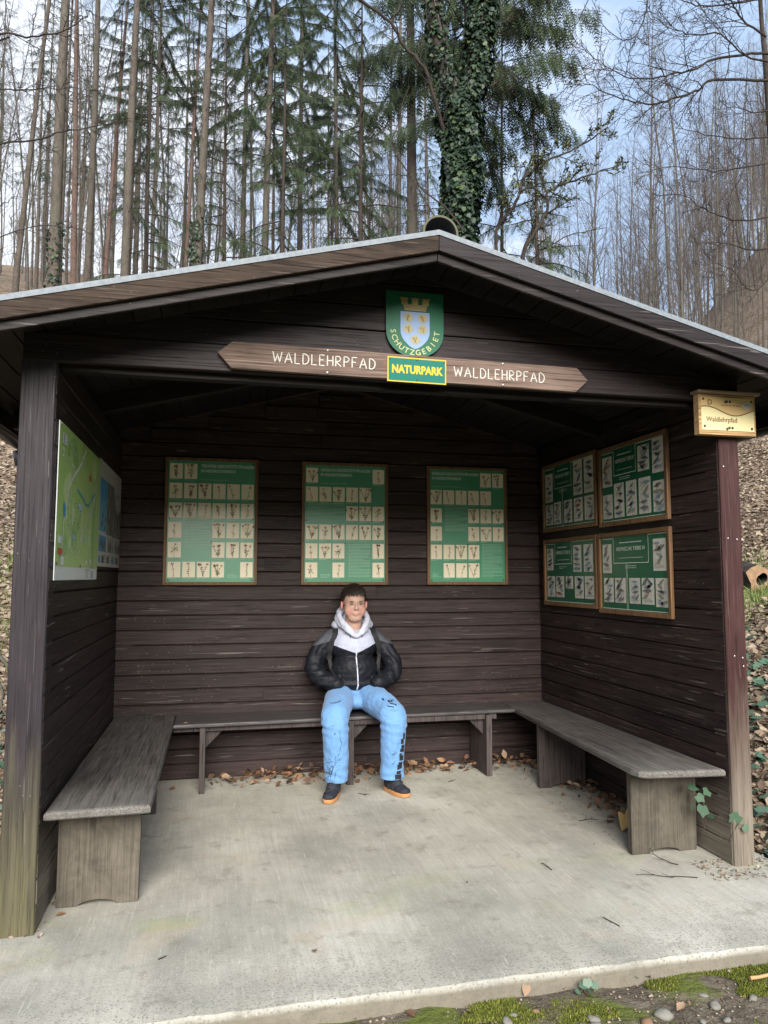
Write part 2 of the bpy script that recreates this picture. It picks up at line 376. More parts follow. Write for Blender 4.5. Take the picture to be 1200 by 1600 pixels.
# ------------------------------------------------------------------ terrain
def smax(x, k): return np.where(x/k > 30, x, np.log1p(np.exp(np.clip(x/k, -40, 40)))*k)
def sstep(a, b, x):
    t = np.clip((x-a)/(b-a), 0, 1); return t*t*(3-2*t)
def hz(x, y):
    x = np.asarray(x, float); y = np.asarray(y, float)
    az = np.degrees(np.arctan2(x-CAM[0], np.maximum(y-CAM[1], .1)+0*x)); d = np.hypot(x-CAM[0], y-CAM[1])
    wl = 1-.74*sstep(8, 22, az)
    hl = .41*smax(y-2.9-.4*sstep(0, 1.5, x), .25)*wl
    hl = np.where(hl > 26, 26+(hl-26)*.35, hl)
    hr = .40*smax(x-3.62, .12); hr = np.where(hr > 7, 7+(hr-7)*.3, hr)
    far = sstep(27, 46, az)*.44*smax(d-26, 4)*sstep(5, 12, y)*(1-.35*sstep(60, 130, d))
    n = .10*np.sin(x*.9+1)*np.cos(y*.7)+.05*np.sin(x*2.3+y*1.9)+.5*np.sin(x*.11)*np.sin(y*.13+1)*sstep(10, 40, d)
    fade = sstep(.3, 2.5, np.maximum(y-2.6, np.maximum(x-3.8, -.4-x)))*sstep(-.5, 1.5, y)
    left = .25*smax(-x-.5, .2)*sstep(.5, 3, y)
    left = np.minimum(left, 3)
    back = .36*smax(-y-8.5, .6); back = np.where(back > 30, 30+(back-30)*.2, back)  # unseen hill behind the camera, added to block low sky light
    return -.062+back+sstep(-.6, 1.5, y)*(hl+hr+far+left)+n*fade
def make_ground():
    u = np.linspace(-1, 1, 260); xs = 1.7+np.sinh(u*4.6)/np.sinh(4.6)*190
    v = np.linspace(-.55, 1, 280); ys = .5+np.sinh(v*4.9)/np.sinh(4.9)*260
    X, Y = np.meshgrid(xs, ys); Z = hz(X, Y)
    # micro relief of the soil in front of the slab
    Z += np.where(Y < -.55, .012*np.sin(X*19+3*np.sin(Y*13))*np.sin(Y*23+2*np.sin(X*7)), 0)
    Vv = np.stack([X, Y, Z], -1).reshape(-1, 3); nx = len(xs)
    i, j = np.meshgrid(np.arange(len(ys)-1), np.arange(nx-1), indexing='ij'); a = (i*nx+j).ravel()
    me = npmesh('ground', Vv, np.stack([a, a+1, a+nx+1, a+nx], 1), smooth=True)
    at_ = me.attributes.new('soil', 'FLOAT', 'POINT')
    s = 1-sstep(-.5, -.2, Y.ravel()); s = np.maximum(s, (1-sstep(4.2, 4.8, X.ravel()))*(1-sstep(-.1, .1, Y.ravel()))*.8)
    at_.data.foreach_set('value', s.astype(np.float32))
    o = link('ground', me, M['ground']); tag(o, kind='structure'); return o
make_ground()

# slab
def make_slab():
    mb = MB()
    N = 160; xs = np.linspace(-6, 4.6, N); fr = []
    for x in xs:
        fr.append(-.682+.012*mnoise.noise(Vector((x*3, 0, 0)))+.006*mnoise.noise(Vector((x*17, 2, 0)))-.01*(x > 2.4)*(x-2.4))
    # top sheet as strips, front edge rounded and crumbly
    V = []; F = []
    rows = [(.0, -.11), (.0, -.035), (.004, -.014), (.016, -.002), (.05, 0.)]
    for i, x in enumerate(xs):
        for k, (dy, z) in enumerate(rows):
            nzv = .004*mnoise.noise(Vector((x*26, k*3.1, 1))) if k < 4 else 0
            V.append((x, fr[i]+dy+nzv-(.008 if k == 0 else 0), z+(nzv*.5 if k < 4 else 0)))
    kk = len(rows)
    for i in range(N-1):
        for k in range(kk-1):
            a = i*kk+k; F.append((a, a+kk, a+kk+1, a+1))
    base = len(V)
    for x in xs: V.append((x, -.15, 0))
    for i in range(N-1): F.append((i*kk+kk-1, (i+1)*kk+kk-1, base+i+1, base+i))
    mb.raw(V, F)
    # floor inside the shelter and to the left of it
    mb.raw([(-6, -.15, 0), (3.42, -.15, 0), (3.42, 2.17, 0), (-.12, 2.17, 0), (-.12, .35, 0), (-6, .35, 0)], [(0, 1, 2, 3, 4, 5)])
    mb.raw([(3.42, -.15, 0), (4.6, -.15, 0), (4.6, -.15, -.3), (3.42, -.15, -.3)], [(0, 3, 2, 1)])
    mb.raw([(3.42, -.15, 0), (3.42, 2.17, 0), (3.42, 2.17, -.3), (3.42, -.15, -.3)], [(0, 3, 2, 1)])
    mb.raw([(-.12, .35, 0), (-.12, 2.17, 0), (-.12, 2.17, -.3), (-.12, .35, -.3)], [(0, 1, 2, 3)])
    mb.raw([(-6, .35, 0), (-.12, .35, 0), (-.12, .35, -.3), (-6, .35, -.3)], [(0, 1, 2, 3)])
    o = mb.build('pavement', M['concrete']); tag(o, kind='structure')
make_slab()

# ------------------------------------------------------------------ shelter
W, D, XC = 3.304, 2.11, 1.652
XL, XR = .134, 3.193
PIT_B = .0995
RZ, SL, YF, YB = 2.789, .2555, -.335, 2.45
EX0, EX1 = -.36, 3.66
def roof(x, dz=0): return RZ-SL*abs(x-XC)+dz
sh = thing('wooden_shelter', 'dark brown open-fronted wooden shelter with shallow gable roof on a concrete floor', 'shelter', (XC, 1.0, 0))
rv = lambda: random.random()
def board_walls():
    # back wall
    mb = MB(); k = 0
    while True:
        z0 = k*PIT_B+.004; z1 = z0+PIT_B-.002
        if z0 > 2.7: break
        xa, xb = XL-.03, XR+.03
        if z1 > roof(XL)-.05:
            hw = (RZ-.06-z1)/SL; xa = max(xa, XC-hw); xb = min(xb, XC+hw)
            if xb-xa < .1: break
        v = rv(); c = .005
        cuts = [xa, xb]
        if random.random() < .35: cuts = [xa, xa+(xb-xa)*random.uniform(.3, .7), xb]
        for a, b in zip(cuts[:-1], cuts[1:]):
            v = rv(); dy = random.uniform(-.0012, .0012)
            prof = [(D+c+.002, z0), (D+dy, z0+c), (D+dy, z1-c*1.4), (D+c+.004, z1), (D+.02, z1), (D+.02, z0)]
            mb.prism([(a+.0007, y, z) for y, z in prof], [(b-.0007, y, z) for y, z in prof], v)
        k += 1
    mb.prism([(x, D+.021, z) for x, z in ((XL-.02, 0), (XR+.02, 0), (XR+.02, roof(XR, -.035)), (XC, roof(XC, -.035)), (XL-.02, roof(XL, -.035)))], [(x, D+.03, z) for x, z in ((XL-.02, 0), (XR+.02, 0), (XR+.02, roof(XR, -.035)), (XC, roof(XC, -.035)), (XL-.02, roof(XL, -.035)))], .5)
    mb.build('back_wall', M['wall_x'], sh)
    for side, nm in ((0, 'side_wall'), (1, 'side_wall')):
        mb = MB(); k = 0
        X, s = (XL, -1) if side == 0 else (XR, 1)
        while True:
            z0 = k*PIT_B+.004; z1 = z0+PIT_B-.002
            if z1 > 2.30: break
            v = rv(); c = .005; dx = random.uniform(-.0012, .0012)
            prof = [(X+s*(c+.002), z0), (X+dx, z0+c), (X+dx, z1-c*1.4), (X+s*(c+.004), z1), (X+s*.02, z1), (X+s*.02, z0)]
            ya = .012 if side == 0 else .02
            mb.prism([(x, ya, z) for x, z in prof][::s], [(x, D, z) for x, z in prof][::s], v)
            k += 1
        if side == 1: mb.box(3.1935, 3.199, .015, .03, .0, 2.23, .5)
        if side == 0: mb.box(.09, X-.021, .14, D, .0, 2.25, .5)
        else: mb.box(X+.021, 3.235, .10, D, .0, 2.25, .5)
        mb.build(nm, M['wall_y'], sh)
board_walls()
def post(x0, x1, y0, y1, z1, mat):
    mb = MB(); n = 26
    # slightly irregular squared timber
    for i in range(n):
        a = -.01+(z1+.01)*i/n; b = -.01+(z1+.01)*(i+1)/n
        rings = []
        for z in (a, b):
            e = lambda q: .0014*mnoise.noise(Vector((q*9, z*2.3, x0*7)))
            ch = .004
            rings.append([(x0+e(1)+ch, y0+e(2), z), (x1+e(3)-ch, y0+e(2), z), (x1+e(3), y0+e(4)+ch, z), (x1+e(5), y1+e(6), z), (x0+e(7), y1+e(6), z), (x0+e(1), y0+e(4)+ch, z)])
        A, B = rings
        for q in range(6): mb.poly([A[q], A[(q+1) % 6], B[(q+1) % 6], B[q]], .3)
    mb.poly([(x0, y0, z1), (x1, y0, z1), (x1, y1, z1), (x0, y1, z1)], .3)
    return mb.build('post', mat, sh)
post(0, .132, 0, .13, 2.232, M['post_l'])
p = post(3.197, 3.306, 0, .11, 2.232, M['post_r']); p['label'] = 'reddish brown corner post with worn pale foot'
post(-.01, .11, D+.03, D+.14, 2.232, M['post_l']); post(3.21, 3.32, D+.03, D+.14, 2.232, M['post_r'])
# front beam and gable boards
mb = MB()
mb.box(.004, 3.31, -.006, .035, 2.232, 2.348, .2); mb.build('front_beam', M['beam'], sh, bevel=.004)
mb = MB(); mb.box(.136, 3.19, .045, .10, 2.205, 2.31, .7); mb.build('tie_beam', M['rafter'], sh, bevel=.003)
mb = MB(); z = 2.350; k = 0
while z < roof(XC)-.07:
    z1 = z+.1135; zt = z1
    yo = .004+.0015*k
    def xr(zz): return (RZ-.052-zz)/SL
    A = [(XC-min(xr(z), 1.70), z+.002), (XC+min(xr(z), 1.70), z+.002)]
    if xr(z1) > 0: A += [(XC+min(xr(z1), 1.70), z1-.004), (XC-min(xr(z1), 1.70), z1-.004)]
    else: A += [(XC, RZ-.052)]
    mb.prism([(x, yo, zz) for x, zz in A], [(x, yo+.02, zz) for x, zz in A], rv())
    z = z1; k += 1
mb.build('gable_boarding', M['beam'], sh, bevel=.003)
mb = MB(); A = [(.05, 2.30), (3.25, 2.30), (XC, RZ-.06)]
mb.prism([(x, .034, zz) for x, zz in A], [(x, .04, zz) for x, zz in A], .4); mb.build('gable_backing', M['rafter'], sh)
# soffit boards running front to back
mb = MB(); pw = .112
for sgn in (-1, 1):
    n = int((XC-EX0)/pw)+1
    for i in range(n):
        a = i*pw+.002; b = min((i+1)*pw-.005, XC-EX0)
        if b <= a: continue
        xa, xb = XC+sgn*a, XC+sgn*b
        d0 = -.028-random.uniform(0, .002)
        q = [(xa, roof(xa, -.018)), (xb, roof(xb, -.018)), (xb, roof(xb, d0)), (xa, roof(xa, d0))]
        mb.prism([(x, YF+.03, zz) for x, zz in q], [(x, YB-.02, zz) for x, zz in q], rv())
    e = XC+sgn*(XC-EX0)
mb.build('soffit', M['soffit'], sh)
mb = MB()
for sgn in (-1, 1):
    for i in range(1, 18):
        xa = XC+sgn*(i*pw-.011); xb = XC+sgn*(i*pw+.006)
        q = [(xa, roof(xa, -.014)), (xb, roof(xb, -.014)), (xb, roof(xb, -.0205)), (xa, roof(xa, -.0205))]
        mb.prism([(x, YF+.03, zz) for x, zz in q], [(x, YB-.02, zz) for x, zz in q], .1)
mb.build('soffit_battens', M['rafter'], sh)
# roof sheet with folded edge
mb = MB()
for sgn in (-1, 1):
    e = XC+sgn*(XC-EX0+.02)
    q = [(XC, RZ), (e, roof(e)), (e, roof(e, -.013)), (XC, RZ-.013)]
    mb.prism([(x, YF-.012, zz) for x, zz in q], [(x, YB, zz) for x, zz in q], rv())
    q = [(XC, RZ-.0132), (e, roof(e)-.0132), (e, roof(e, -.022)), (XC, RZ-.022)]
    mb.prism([(x, YF-.012, zz) for x, zz in q], [(x, YF-.009, zz) for x, zz in q], rv())
mb.build('roof', M['metal_roof'], sh)
def barge(sgn, top, bot, y0, y1, mat, v):
    mb = MB(); e = XC+sgn*(XC-EX0+.015)
    q = [(XC+sgn*.0008, RZ-top), (e, roof(e, -top)), (e, roof(e, -bot)), (XC+sgn*.0008, RZ-bot)]
    mb.prism([(x, y0, zz) for x, zz in q], [(x, y1, zz) for x, zz in q], v)
    return mb.build('bargeboard', mat, sh, bevel=.003)
o = barge(-1, .0145, .088, YF-.008, YF+.014, M['barge_w'], .1); o['label'] = 'weathered bargeboard with bare brown wood'
barge(1, .0145, .088, YF-.008, YF+.014, M['barge'], .6)
barge(-1, .080, .124, YF+.015, YF+.032, M['barge'], .3); barge(1, .080, .124, YF+.015, YF+.032, M['barge'], .8)
for y in (YB-.03,):
    for s in (-1, 1): barge(s, .0145, .10, y, y+.02, M['barge'], .4)
# rafters
for y0 in (.62, 1.13, 1.66):
    for sgn in (-1, 1):
        if y0 != 1.13: continue
        mb = MB(); e = XC+sgn*(XC-EX0-.05)
        q = [(XC+sgn*.001, RZ-.03), (e, roof(e, -.03)), (e, roof(e, -.13)), (XC+sgn*.001, RZ-.14)]
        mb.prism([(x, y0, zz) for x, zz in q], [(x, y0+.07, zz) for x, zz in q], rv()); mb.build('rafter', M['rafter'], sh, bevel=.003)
for x0 in (.0, 3.20):
    mb = MB(); mb.box(x0-.005, x0+.115, .13, D+.2, 2.255, 2.35, .5); mb.build('wall_plate', M['soffit'], sh, bevel=.003)
for s, e in ((-1, EX0), (1, EX1)):
    mb = MB(); mb.box(min(e, e-s*.02), max(e, e-s*.02), YF+.035, YB-.04, roof(e, -.115), roof(e, -.026), .5); mb.build('eaves_board', M['soffit'], sh)
# gutters: half pipes
for s, e in ((-1, EX0), (1, EX1)):
    mb = MB(); cx = e+s*.06; cz = roof(e, -.085); n = 12
    ring = [(cx+.05*math.cos(math.pi+math.pi*i/n), cz+.05*math.sin(math.pi+math.pi*i/n)) for i in range(n+1)]
    ring += [(cx+.047*math.cos(2*math.pi-math.pi*i/n), cz+.047*math.sin(2*math.pi-math.pi*i/n)) for i in range(n+1)]
    mb.prism([(x, YF+.05, z) for x, z in ring], [(x, YB-.02, z) for x, z in ring])
    mb.build('gutter', M['gutter'], sh, smooth=False)
mb = MB(); mb.tube([(EX0-.06, 1.72, 2.13), (EX0-.05, 1.72, 2.06), (EX0+.02, 1.78, 2.02), (-.2, 1.95, 1.965), (-.07, 2.08, 1.93), (-.055, 2.12, 1.86), (-.055, 2.13, .1)], .036, 14)
mb.build('downpipe', M['gutter'], sh, smooth=True)
# half round ridge tile
mb = MB(); n = 20
for y0, y1, rr in ((-.25, .20, .079), (.18, .62, .074), (.60, 1.05, .079), (1.03, 1.5, .074), (1.48, 1.95, .079), (1.93, 2.4, .074)):
    cx, cz = XC+.036, RZ+.035
    ring = [(cx-rr, RZ-.015)]+[(cx+rr*math.cos(math.pi-math.pi*i/n), cz+rr*math.sin(math.pi*i/n)) for i in range(n+1)]+[(cx+rr, RZ-.015)]
    r2 = rr-.009
    inn = [(cx+r2, RZ-.015)]+[(cx+r2*math.cos(math.pi*i/n), cz+r2*math.sin(math.pi*i/n)) for i in range(n+1)]+[(cx-r2, RZ-.015)]
    k = len(ring)
    for i in range(k-1):
        a, b = ring[i], ring[i+1]; c, d = inn[k-1-i], inn[k-2-i]
        mb.poly([(a[0], y0, a[1]), (b[0], y0, b[1]), (b[0], y1, b[1]), (a[0], y1, a[1])][::-1])
        mb.poly([(a[0], y0, a[1]), (b[0], y0, b[1]), (d[0], y0, d[1]), (c[0], y0, c[1])], mi=1)
        mb.poly([(c[0], y0, c[1]), (d[0], y0, d[1]), (d[0], y1, d[1]), (c[0], y1, c[1])], mi=2)
mb.box(XC-.03, XC+.10, 2.38, 2.40, RZ-.03, RZ+.10, mi=2)  # dark sheet across the far end, painted as the shade inside the tile
mb.build('ridge_tile', [M['rooftile'], M['rimtile'], M['inner_dark']], sh)
# nails on posts
for x, y, z in ((3.215, -.003, 1.905), (3.225, -.003, 1.55), (3.275, -.003, 1.545), (3.235, -.003, .98), (3.28, -.003, .97), (3.283, -.003, .93), (2.42, -.33, 2.525)):
    mb = MB(); mb.ell((x, y, z), (.005, .003, .005), 8, 5); mb.build('nail', M['screw_l'], sh)

# ------------------------------------------------------------------ benches
def plank(name, corners, z1, th, mat, parent, nx=2, warp=.0):
    # top plank with rounded edges: a ring outline inset at the top and bottom
    mb = MB(); c = np.array(corners, float); cen = c.mean(0)
    def ins(d):
        r = []
        k = len(c)
        for i in range(k):
            e0 = c[i]-c[i-1]; e1 = c[(i+1) % k]-c[i]; e0 /= np.linalg.norm(e0); e1 /= np.linalg.norm(e1)
            n0 = np.array([-e0[1], e0[0]]); n1 = np.array([-e1[1], e1[0]]); m_ = n0+n1; m_ /= max(.3, np.dot(m_, n0))
            r.append(c[i]+m_*d)
        return r
    lv = [(z1-th, .006), (z1-th+.006, 0), (z1-.012, 0), (z1-.004, .004), (z1, .013)]
    rings = [[(p[0], p[1], z) for p in ins(d)] for z, d in lv]
    k = len(c); vs = [q for r in rings for q in r]
    fs = [tuple(range(k-1, -1, -1)), tuple(range(k*4, k*5))]
    for i in range(4):
        for j in range(k): fs.append((i*k+j, i*k+(j+1) % k, (i+1)*k+(j+1) % k, (i+1)*k+j))
    mb.raw(vs, fs, rv()); return mb.build(name, mat, parent)
def panel_leg(parent, x0, x1, y, th, h, mat, arch=True, lab=None):
    # upright board with a shallow arch cut in its foot, front face at y
    mb = MB(); n = 10; p = [(x0, 0), ]
    w_ = x1-x0
    if arch:
        p += [(x0+w_*.25, 0)]+[(x0+w_*(.25+.5*i/n), .022*math.sin(math.pi*i/n)**.6) for i in range(1, n)]+[(x0+w_*.75, 0)]
    p += [(x1, 0), (x1+.006, h), (x0, h)]
    mb.prism([(a, y, z+.0005) for a, z in p], [(a, y+th, z+.0005) for a, z in p], rv())
    o = mb.build('leg', mat, parent, bevel=.003)
    if lab: o['label'] = lab
    return o
BZ = .441
bl = thing('bench', 'wide weathered plank bench along the left wall under the green map, on thick board legs', 'bench', (.34, 1.1, 0), 'plank benches round the inside walls')
plank('seat', [(.143, .036), (.542, .05), (.536, 2.09), (.143, 2.09)], BZ, .034, M['bench'], bl)
panel_leg(bl, .165, .488, .225, .038, BZ-.035, M['leg'])
panel_leg(bl, .165, .470, 1.40, .038, BZ-.035, M['leg_dark'])
br = thing('bench', 'weathered plank bench along the right wall under the animal posters, its near end pale', 'bench', (3.0, 1.1, 0), 'plank benches round the inside walls')
plank('seat', [(2.80, .070), (3.186, .03), (3.186, 2.09), (2.862, 2.09), (2.752, .15), (2.762, .095)], BZ, .034, M['bench'], br)
panel_leg(br, 2.80, 3.16, .235, .036, BZ-.035, M['leg'])
panel_leg(br, 2.845, 3.17, 1.40, .036, BZ-.035, M['leg_dark'])
bb = thing('bench', 'narrow plank bench along the back wall the boy sits on, with bracketed legs', 'bench', (1.7, 1.9, 0), 'plank benches round the inside walls')
plank('seat', [(.538, 1.722), (2.859, 1.80), (2.859, 2.095), (.538, 2.095)], BZ-.004, .026, M['bench_x'], bb)
mb = MB(); mb.box(.538, 2.70, 1.775, 1.80, BZ-.06, BZ-.031, .4); mb.build('rail', M['leg_dark'], bb)
for x0, x1, s in ((.70, .735, 1), (1.645, 1.69, 1), (2.615, 2.655, -1)):
    mb = MB(); mb.box(x0, x1, 1.745, 2.09, .0005, BZ-.031, rv()); mb.build('leg', M['leg_dark'], bb, bevel=.003)
    xa = x1+.001 if s > 0 else x0-.001
    mb = MB(); A = [(xa, BZ-.032), (xa+s*.14, BZ-.032), (xa, BZ-.17)]
    mb.prism([(a, 1.81, z) for a, z in A], [(a, 1.835, z) for a, z in A], rv()); mb.build('brace', M['leg_dark'], bb)

# ------------------------------------------------------------------ lettering and print helpers
TXT = {}
def text_geo(s, size, bold=0., spacing=1.):
    key = (s, size, bold, spacing)
    if key in TXT: return TXT[key]
    c = bpy.data.curves.new('lettering', 'FONT'); c.body = s; c.size = size; c.offset = bold; c.space_character = spacing; c.resolution_u = 3
    c.align_x = 'CENTER'; c.align_y = 'CENTER'
    o = bpy.data.objects.new('lettering', c); COL.objects.link(o)
    dg = bpy.context.evaluated_depsgraph_get(); dg.update()
    me = bpy.data.meshes.new_from_object(o.evaluated_get(dg))
    r = ([tuple(v.co) for v in me.vertices], [tuple(p.vertices) for p in me.polygons])
    bpy.data.objects.remove(o); bpy.data.curves.remove(c); bpy.data.meshes.remove(me)
    TXT[key] = r; return r
class Plane2D:      # a printed plane: origin, right vector, up vector, outward normal
    def __init__(s, o, u, v): s.o = np.array(o, float); s.u = np.array(u, float); s.v = np.array(v, float); s.n = np.cross(s.u, s.v)
    def p(s, a, b, h=0.): return tuple(s.o+s.u*a+s.v*b+s.n*h)
    def rect(s, mb, a0, a1, b0, b1, h=0., mi=0, var=0.): mb.poly([s.p(a0, b0, h), s.p(a1, b0, h), s.p(a1, b1, h), s.p(a0, b1, h)], var, mi)
    def slab(s, mb, pts, h0, h1, mi=0, var=0.): mb.prism([s.p(a, b, h0) for a, b in pts][::-1], [s.p(a, b, h1) for a, b in pts][::-1], var, mi)
    def text(s, mb, t, a, b, size, h=0., bold=0., mi=0, rot=0., sx=1., spacing=1., width=None):
        V, F = text_geo(t, size, bold, spacing)
        if not V: return
        if width: w0 = max(v[0] for v in V)-min(v[0] for v in V); sx = width/w0
        c, q = math.cos(rot), math.sin(rot)
        mb.raw([s.p(a+(x*sx*c-y*q), b+(x*sx*q+y*c), h) for x, y, z in V], F, 0., mi)
    def line(s, mb, pts, w0, h=0., mi=0, w1=None):
        w1 = w0 if w1 is None else w1; k = len(pts)
        L = []; Rr = []
        for i, (a, b) in enumerate(pts):
            p0 = pts[max(0, i-1)]; p1 = pts[min(k-1, i+1)]; dx, dy = p1[0]-p0[0], p1[1]-p0[1]; l = math.hypot(dx, dy)+1e-9
            ww = (w0+(w1-w0)*i/max(1, k-1))/2
            L.append((a-dy/l*ww, b+dx/l*ww)); Rr.append((a+dy/l*ww, b-dx/l*ww))
        for i in range(k-1): mb.poly([s.p(*Rr[i], h), s.p(*Rr[i+1], h), s.p(*L[i+1], h), s.p(*L[i], h)], 0., mi)
    def blob(s, mb, a, b, ra, rb, rot=0., h=0., mi=0, n=7):
        c, q = math.cos(rot), math.sin(rot)
        mb.poly([s.p(a+ra*math.cos(t)*c-rb*math.sin(t)*q, b+ra*math.cos(t)*q+rb*math.sin(t)*c, h) for t in [2*math.pi*i/n for i in range(n)]], 0., mi)
def printmat(name, c, rough=.32, spec=.5, coat=0., amt=.10):
    m = NT(name); f = m.noise(m.coord(), 5, 5, .6); f2 = m.noise(m.coord(), 90, 2)
    col = m.mix(m.math('ADD', m.math('MULTIPLY', f, .8), m.math('MULTIPLY', f2, .2)), tuple(x*(1-amt*2) for x in c), tuple(min(1, x*(1+amt)) for x in c))
    m.set(col, rough, spec)
    m.b.inputs['Coat Weight'].default_value = coat; m.b.inputs['Coat Roughness'].default_value = .28
    return m.m
GREEN = printmat('poster green', (.055, .29, .15), .33, .5, 1.)
GREEN2 = printmat('dark poster green', (.008, .10, .048), .35, .5, .6)
CREAM = printmat('cream paper', (.86, .76, .56), .5, .4, .5, .04)
GREYP = printmat('greyish paper', (.60, .57, .50), .5, .4, .4, .05)
INKB = printmat('brown green ink', (.24, .20, .11), .6); INKD = printmat('dark ink', (.06, .06, .055), .6)
INKR = printmat('reddish ink', (.38, .12, .07), .6); INKG = printmat('leaf green ink', (.24, .27, .10), .6); INKY = printmat('yellow ink', (.5, .33, .07), .6)
INKBL = printmat('blue grey ink', (.10, .19, .26), .6)
LETT = printmat('pale lettering', (.74, .80, .68), .5); FINE = printmat('fine print', (.42, .62, .46), .5)
PMA = [CREAM, printmat('soft brown ink', (.26, .23, .17), .6), printmat('soft dark ink', (.15, .155, .155), .6), printmat('soft red ink', (.40, .17, .13), .6), printmat('soft green ink', (.22, .24, .16), .6), INKY, printmat('soft blue ink', (.22, .30, .36), .6), printmat('soft shade', (.45, .44, .40), .6)]
PM = [CREAM, INKB, INKD, INKR, INKG, INKY, INKBL, GREYP]
def plant_drawing(pl, mb, a, b, w_, h_, rn):
    # botanical drawing centred in a card at a,b of size w_ x h_
    kind = rn.randrange(5); ink = rn.choice([1, 1, 1, 4, 4, 2]); H = .0016
    x0 = a+rn.uniform(-.05, .05)*w_; y0 = b-h_*.42
    top = h_*rn.uniform(.68, .84)
    def stem(x, y, ang, L, w, bend, n=6):
        pts = [(x, y)]
        for i in range(n):
            ang += bend/n; x += math.sin(ang)*L/n; y += math.cos(ang)*L/n; pts.append((x, y))
        pl.line(mb, pts, w, H, ink, w*.5); return pts, ang
    nst = {0: 1, 1: 3, 2: 1, 3: 4, 4: 1}[kind]
    for s_ in range(nst):
        an = rn.uniform(-.15, .15)+(s_-(nst-1)/2)*.22
        pts, _ = stem(x0, y0, an, top, .0026, rn.uniform(-.35, .35))
        fl = rn.choice([3, 3, 5, 2, 1])
        if kind != 4:
            for i, (x, y) in enumerate(pts[1:-1]):
                for sd_ in (-1, 1):
                    if rn.random() < .55:
                        L = w_*rn.uniform(.09, .22)*(1-.1*i); r_ = math.pi/2-sd_*rn.uniform(.5, 1.2)
                        cx, cy = x+math.cos(r_)*L*.5, y+math.sin(r_)*L*.5
                        pl.blob(mb, cx, cy, L*.55, L*rn.uniform(.14, .26), r_, H, rn.choice([ink, 4, 1]))
        else:
            for i in range(9):
                t = rn.random()*math.pi*2; q = rn.uniform(.08, .30)*w_
                pl.line(mb, [(x0, b), (x0+math.cos(t)*q*1.2, b+math.sin(t)*q*1.5)], .0022, H, ink)
                pl.blob(mb, x0+math.cos(t)*q, b+math.sin(t)*q*1.3, w_*.07, w_*.035, t, H+.0002, rn.choice([4, 1, 1]))
        x, y = pts[-1]
        for i in range(5):
            pl.blob(mb, x+rn.uniform(-.08, .08)*w_, y+rn.uniform(-.05, .05)*h_, w_*.055, w_*.035, rn.random()*3, H+.0003, fl)
    for i in range(4): stem(x0, y0+.004, math.pi+rn.uniform(-1, 1), h_*.07, .0018, rn.uniform(-1, 1), 3)
def animal_drawing(pl, mb, a, b, w_, h_, rn):
    H = .0016
    pl.blob(mb, a, b-h_*.36, w_*.42, h_*.05, 0, H, 7, 9)
    y = b+h_*.36
    while y > b-h_*.38:
        for s_ in range(rn.choice([1, 2])):
            x = a+rn.uniform(-.22, .22)*w_; ink = rn.choice([2, 2, 1, 6, 6, 2, 3 if rn.random() < .3 else 2]); L = w_*rn.uniform(.13, .24); r_ = rn.uniform(-.6, .8)
            pl.blob(mb, x, y, L, L*.42, r_, H+.0001, ink, 9)
            pl.blob(mb, x+math.cos(r_)*L, y+math.sin(r_)*L+.002, L*.33, L*.28, 0, H+.0002, ink, 7)
            pl.line(mb, [(x-math.cos(r_)*L*.8, y-math.sin(r_)*L*.8), (x-math.cos(r_)*L*1.9, y-math.sin(r_)*L*1.5)], L*.3, H+.0001, ink, L*.06)
            for q in (-.15, .15): pl.line(mb, [(x+q*L, y), (x+q*L*1.5, y-L*.85)], .0018, H, ink)
        for i in range(4): pl.line(mb, [(a+rn.uniform(-.4, .4)*w_, y-rn.uniform(.02, .06)), (a+rn.uniform(-.4, .4)*w_, y+.01)], .0014, H, rn.choice([1, 6, 2]))
        y -= h_*rn.uniform(.15, .22)
def fine_print(pl, mb, a0, a1, b0, b1, rn, step=.009, mi=0, th=.0028, H=.0012):
    y = b1
    while y > b0:
        x = a0
        end = a1-(rn.random() < .25)*rn.uniform(.1, .5)*(a1-a0)
        while x < end:
            L = rn.uniform(.008, .028); pl.rect(mb, x, min(x+L, end), y-th/2, y+th/2, H, mi); x += L+.004
        y -= step
def merge_into(me_obj, parts):
    # printed layers belong to the panel they are printed on
    bm_ = MB(); mats = []
    for mb_, ml in parts:
        ml = list(ml) if isinstance(ml, (list, tuple)) else [ml]; base = len(mats); mats += ml; n = len(bm_.v)
        bm_.v += mb_.v; bm_.f += [tuple(i+n for i in f) for f in mb_.f]; bm_.var += mb_.var; bm_.mi += [i+base for i in mb_.mi]
    return bm_, mats
PANEL = {}
def framed(name, label, cat, pl, w_, h_, fw, panelmat, group, screws):
    c = pl.p(w_/2, 0, 0)
    t = thing(name, label, cat, c, group)
    mb = MB()
    o_ = [(0, 0), (w_, 0), (w_, h_), (0, h_)]; i_ = [(fw, fw), (w_-fw, fw), (w_-fw, h_-fw), (fw, h_-fw)]
    for k in range(4):
        q = [o_[k], o_[(k+1) % 4], i_[(k+1) % 4], i_[k]]
        pl.slab(mb, q, .0, .022, 0, k*.17+.1)
    mb.build('frame', M['frame'], t, bevel=.0025)
    mb = MB(); pl.slab(mb, i_, .002, .010); PANEL[t.name] = (mb, panelmat)
    for a, b in screws:
        mb = MB(); n = 8
        pts = [(a+.0055*math.cos(2*math.pi*i/n), b+.0055*math.sin(2*math.pi*i/n)) for i in range(n)]
        pl.slab(mb, pts, .010, .0155); mb.build('screw', M['screw'], t)
    return t
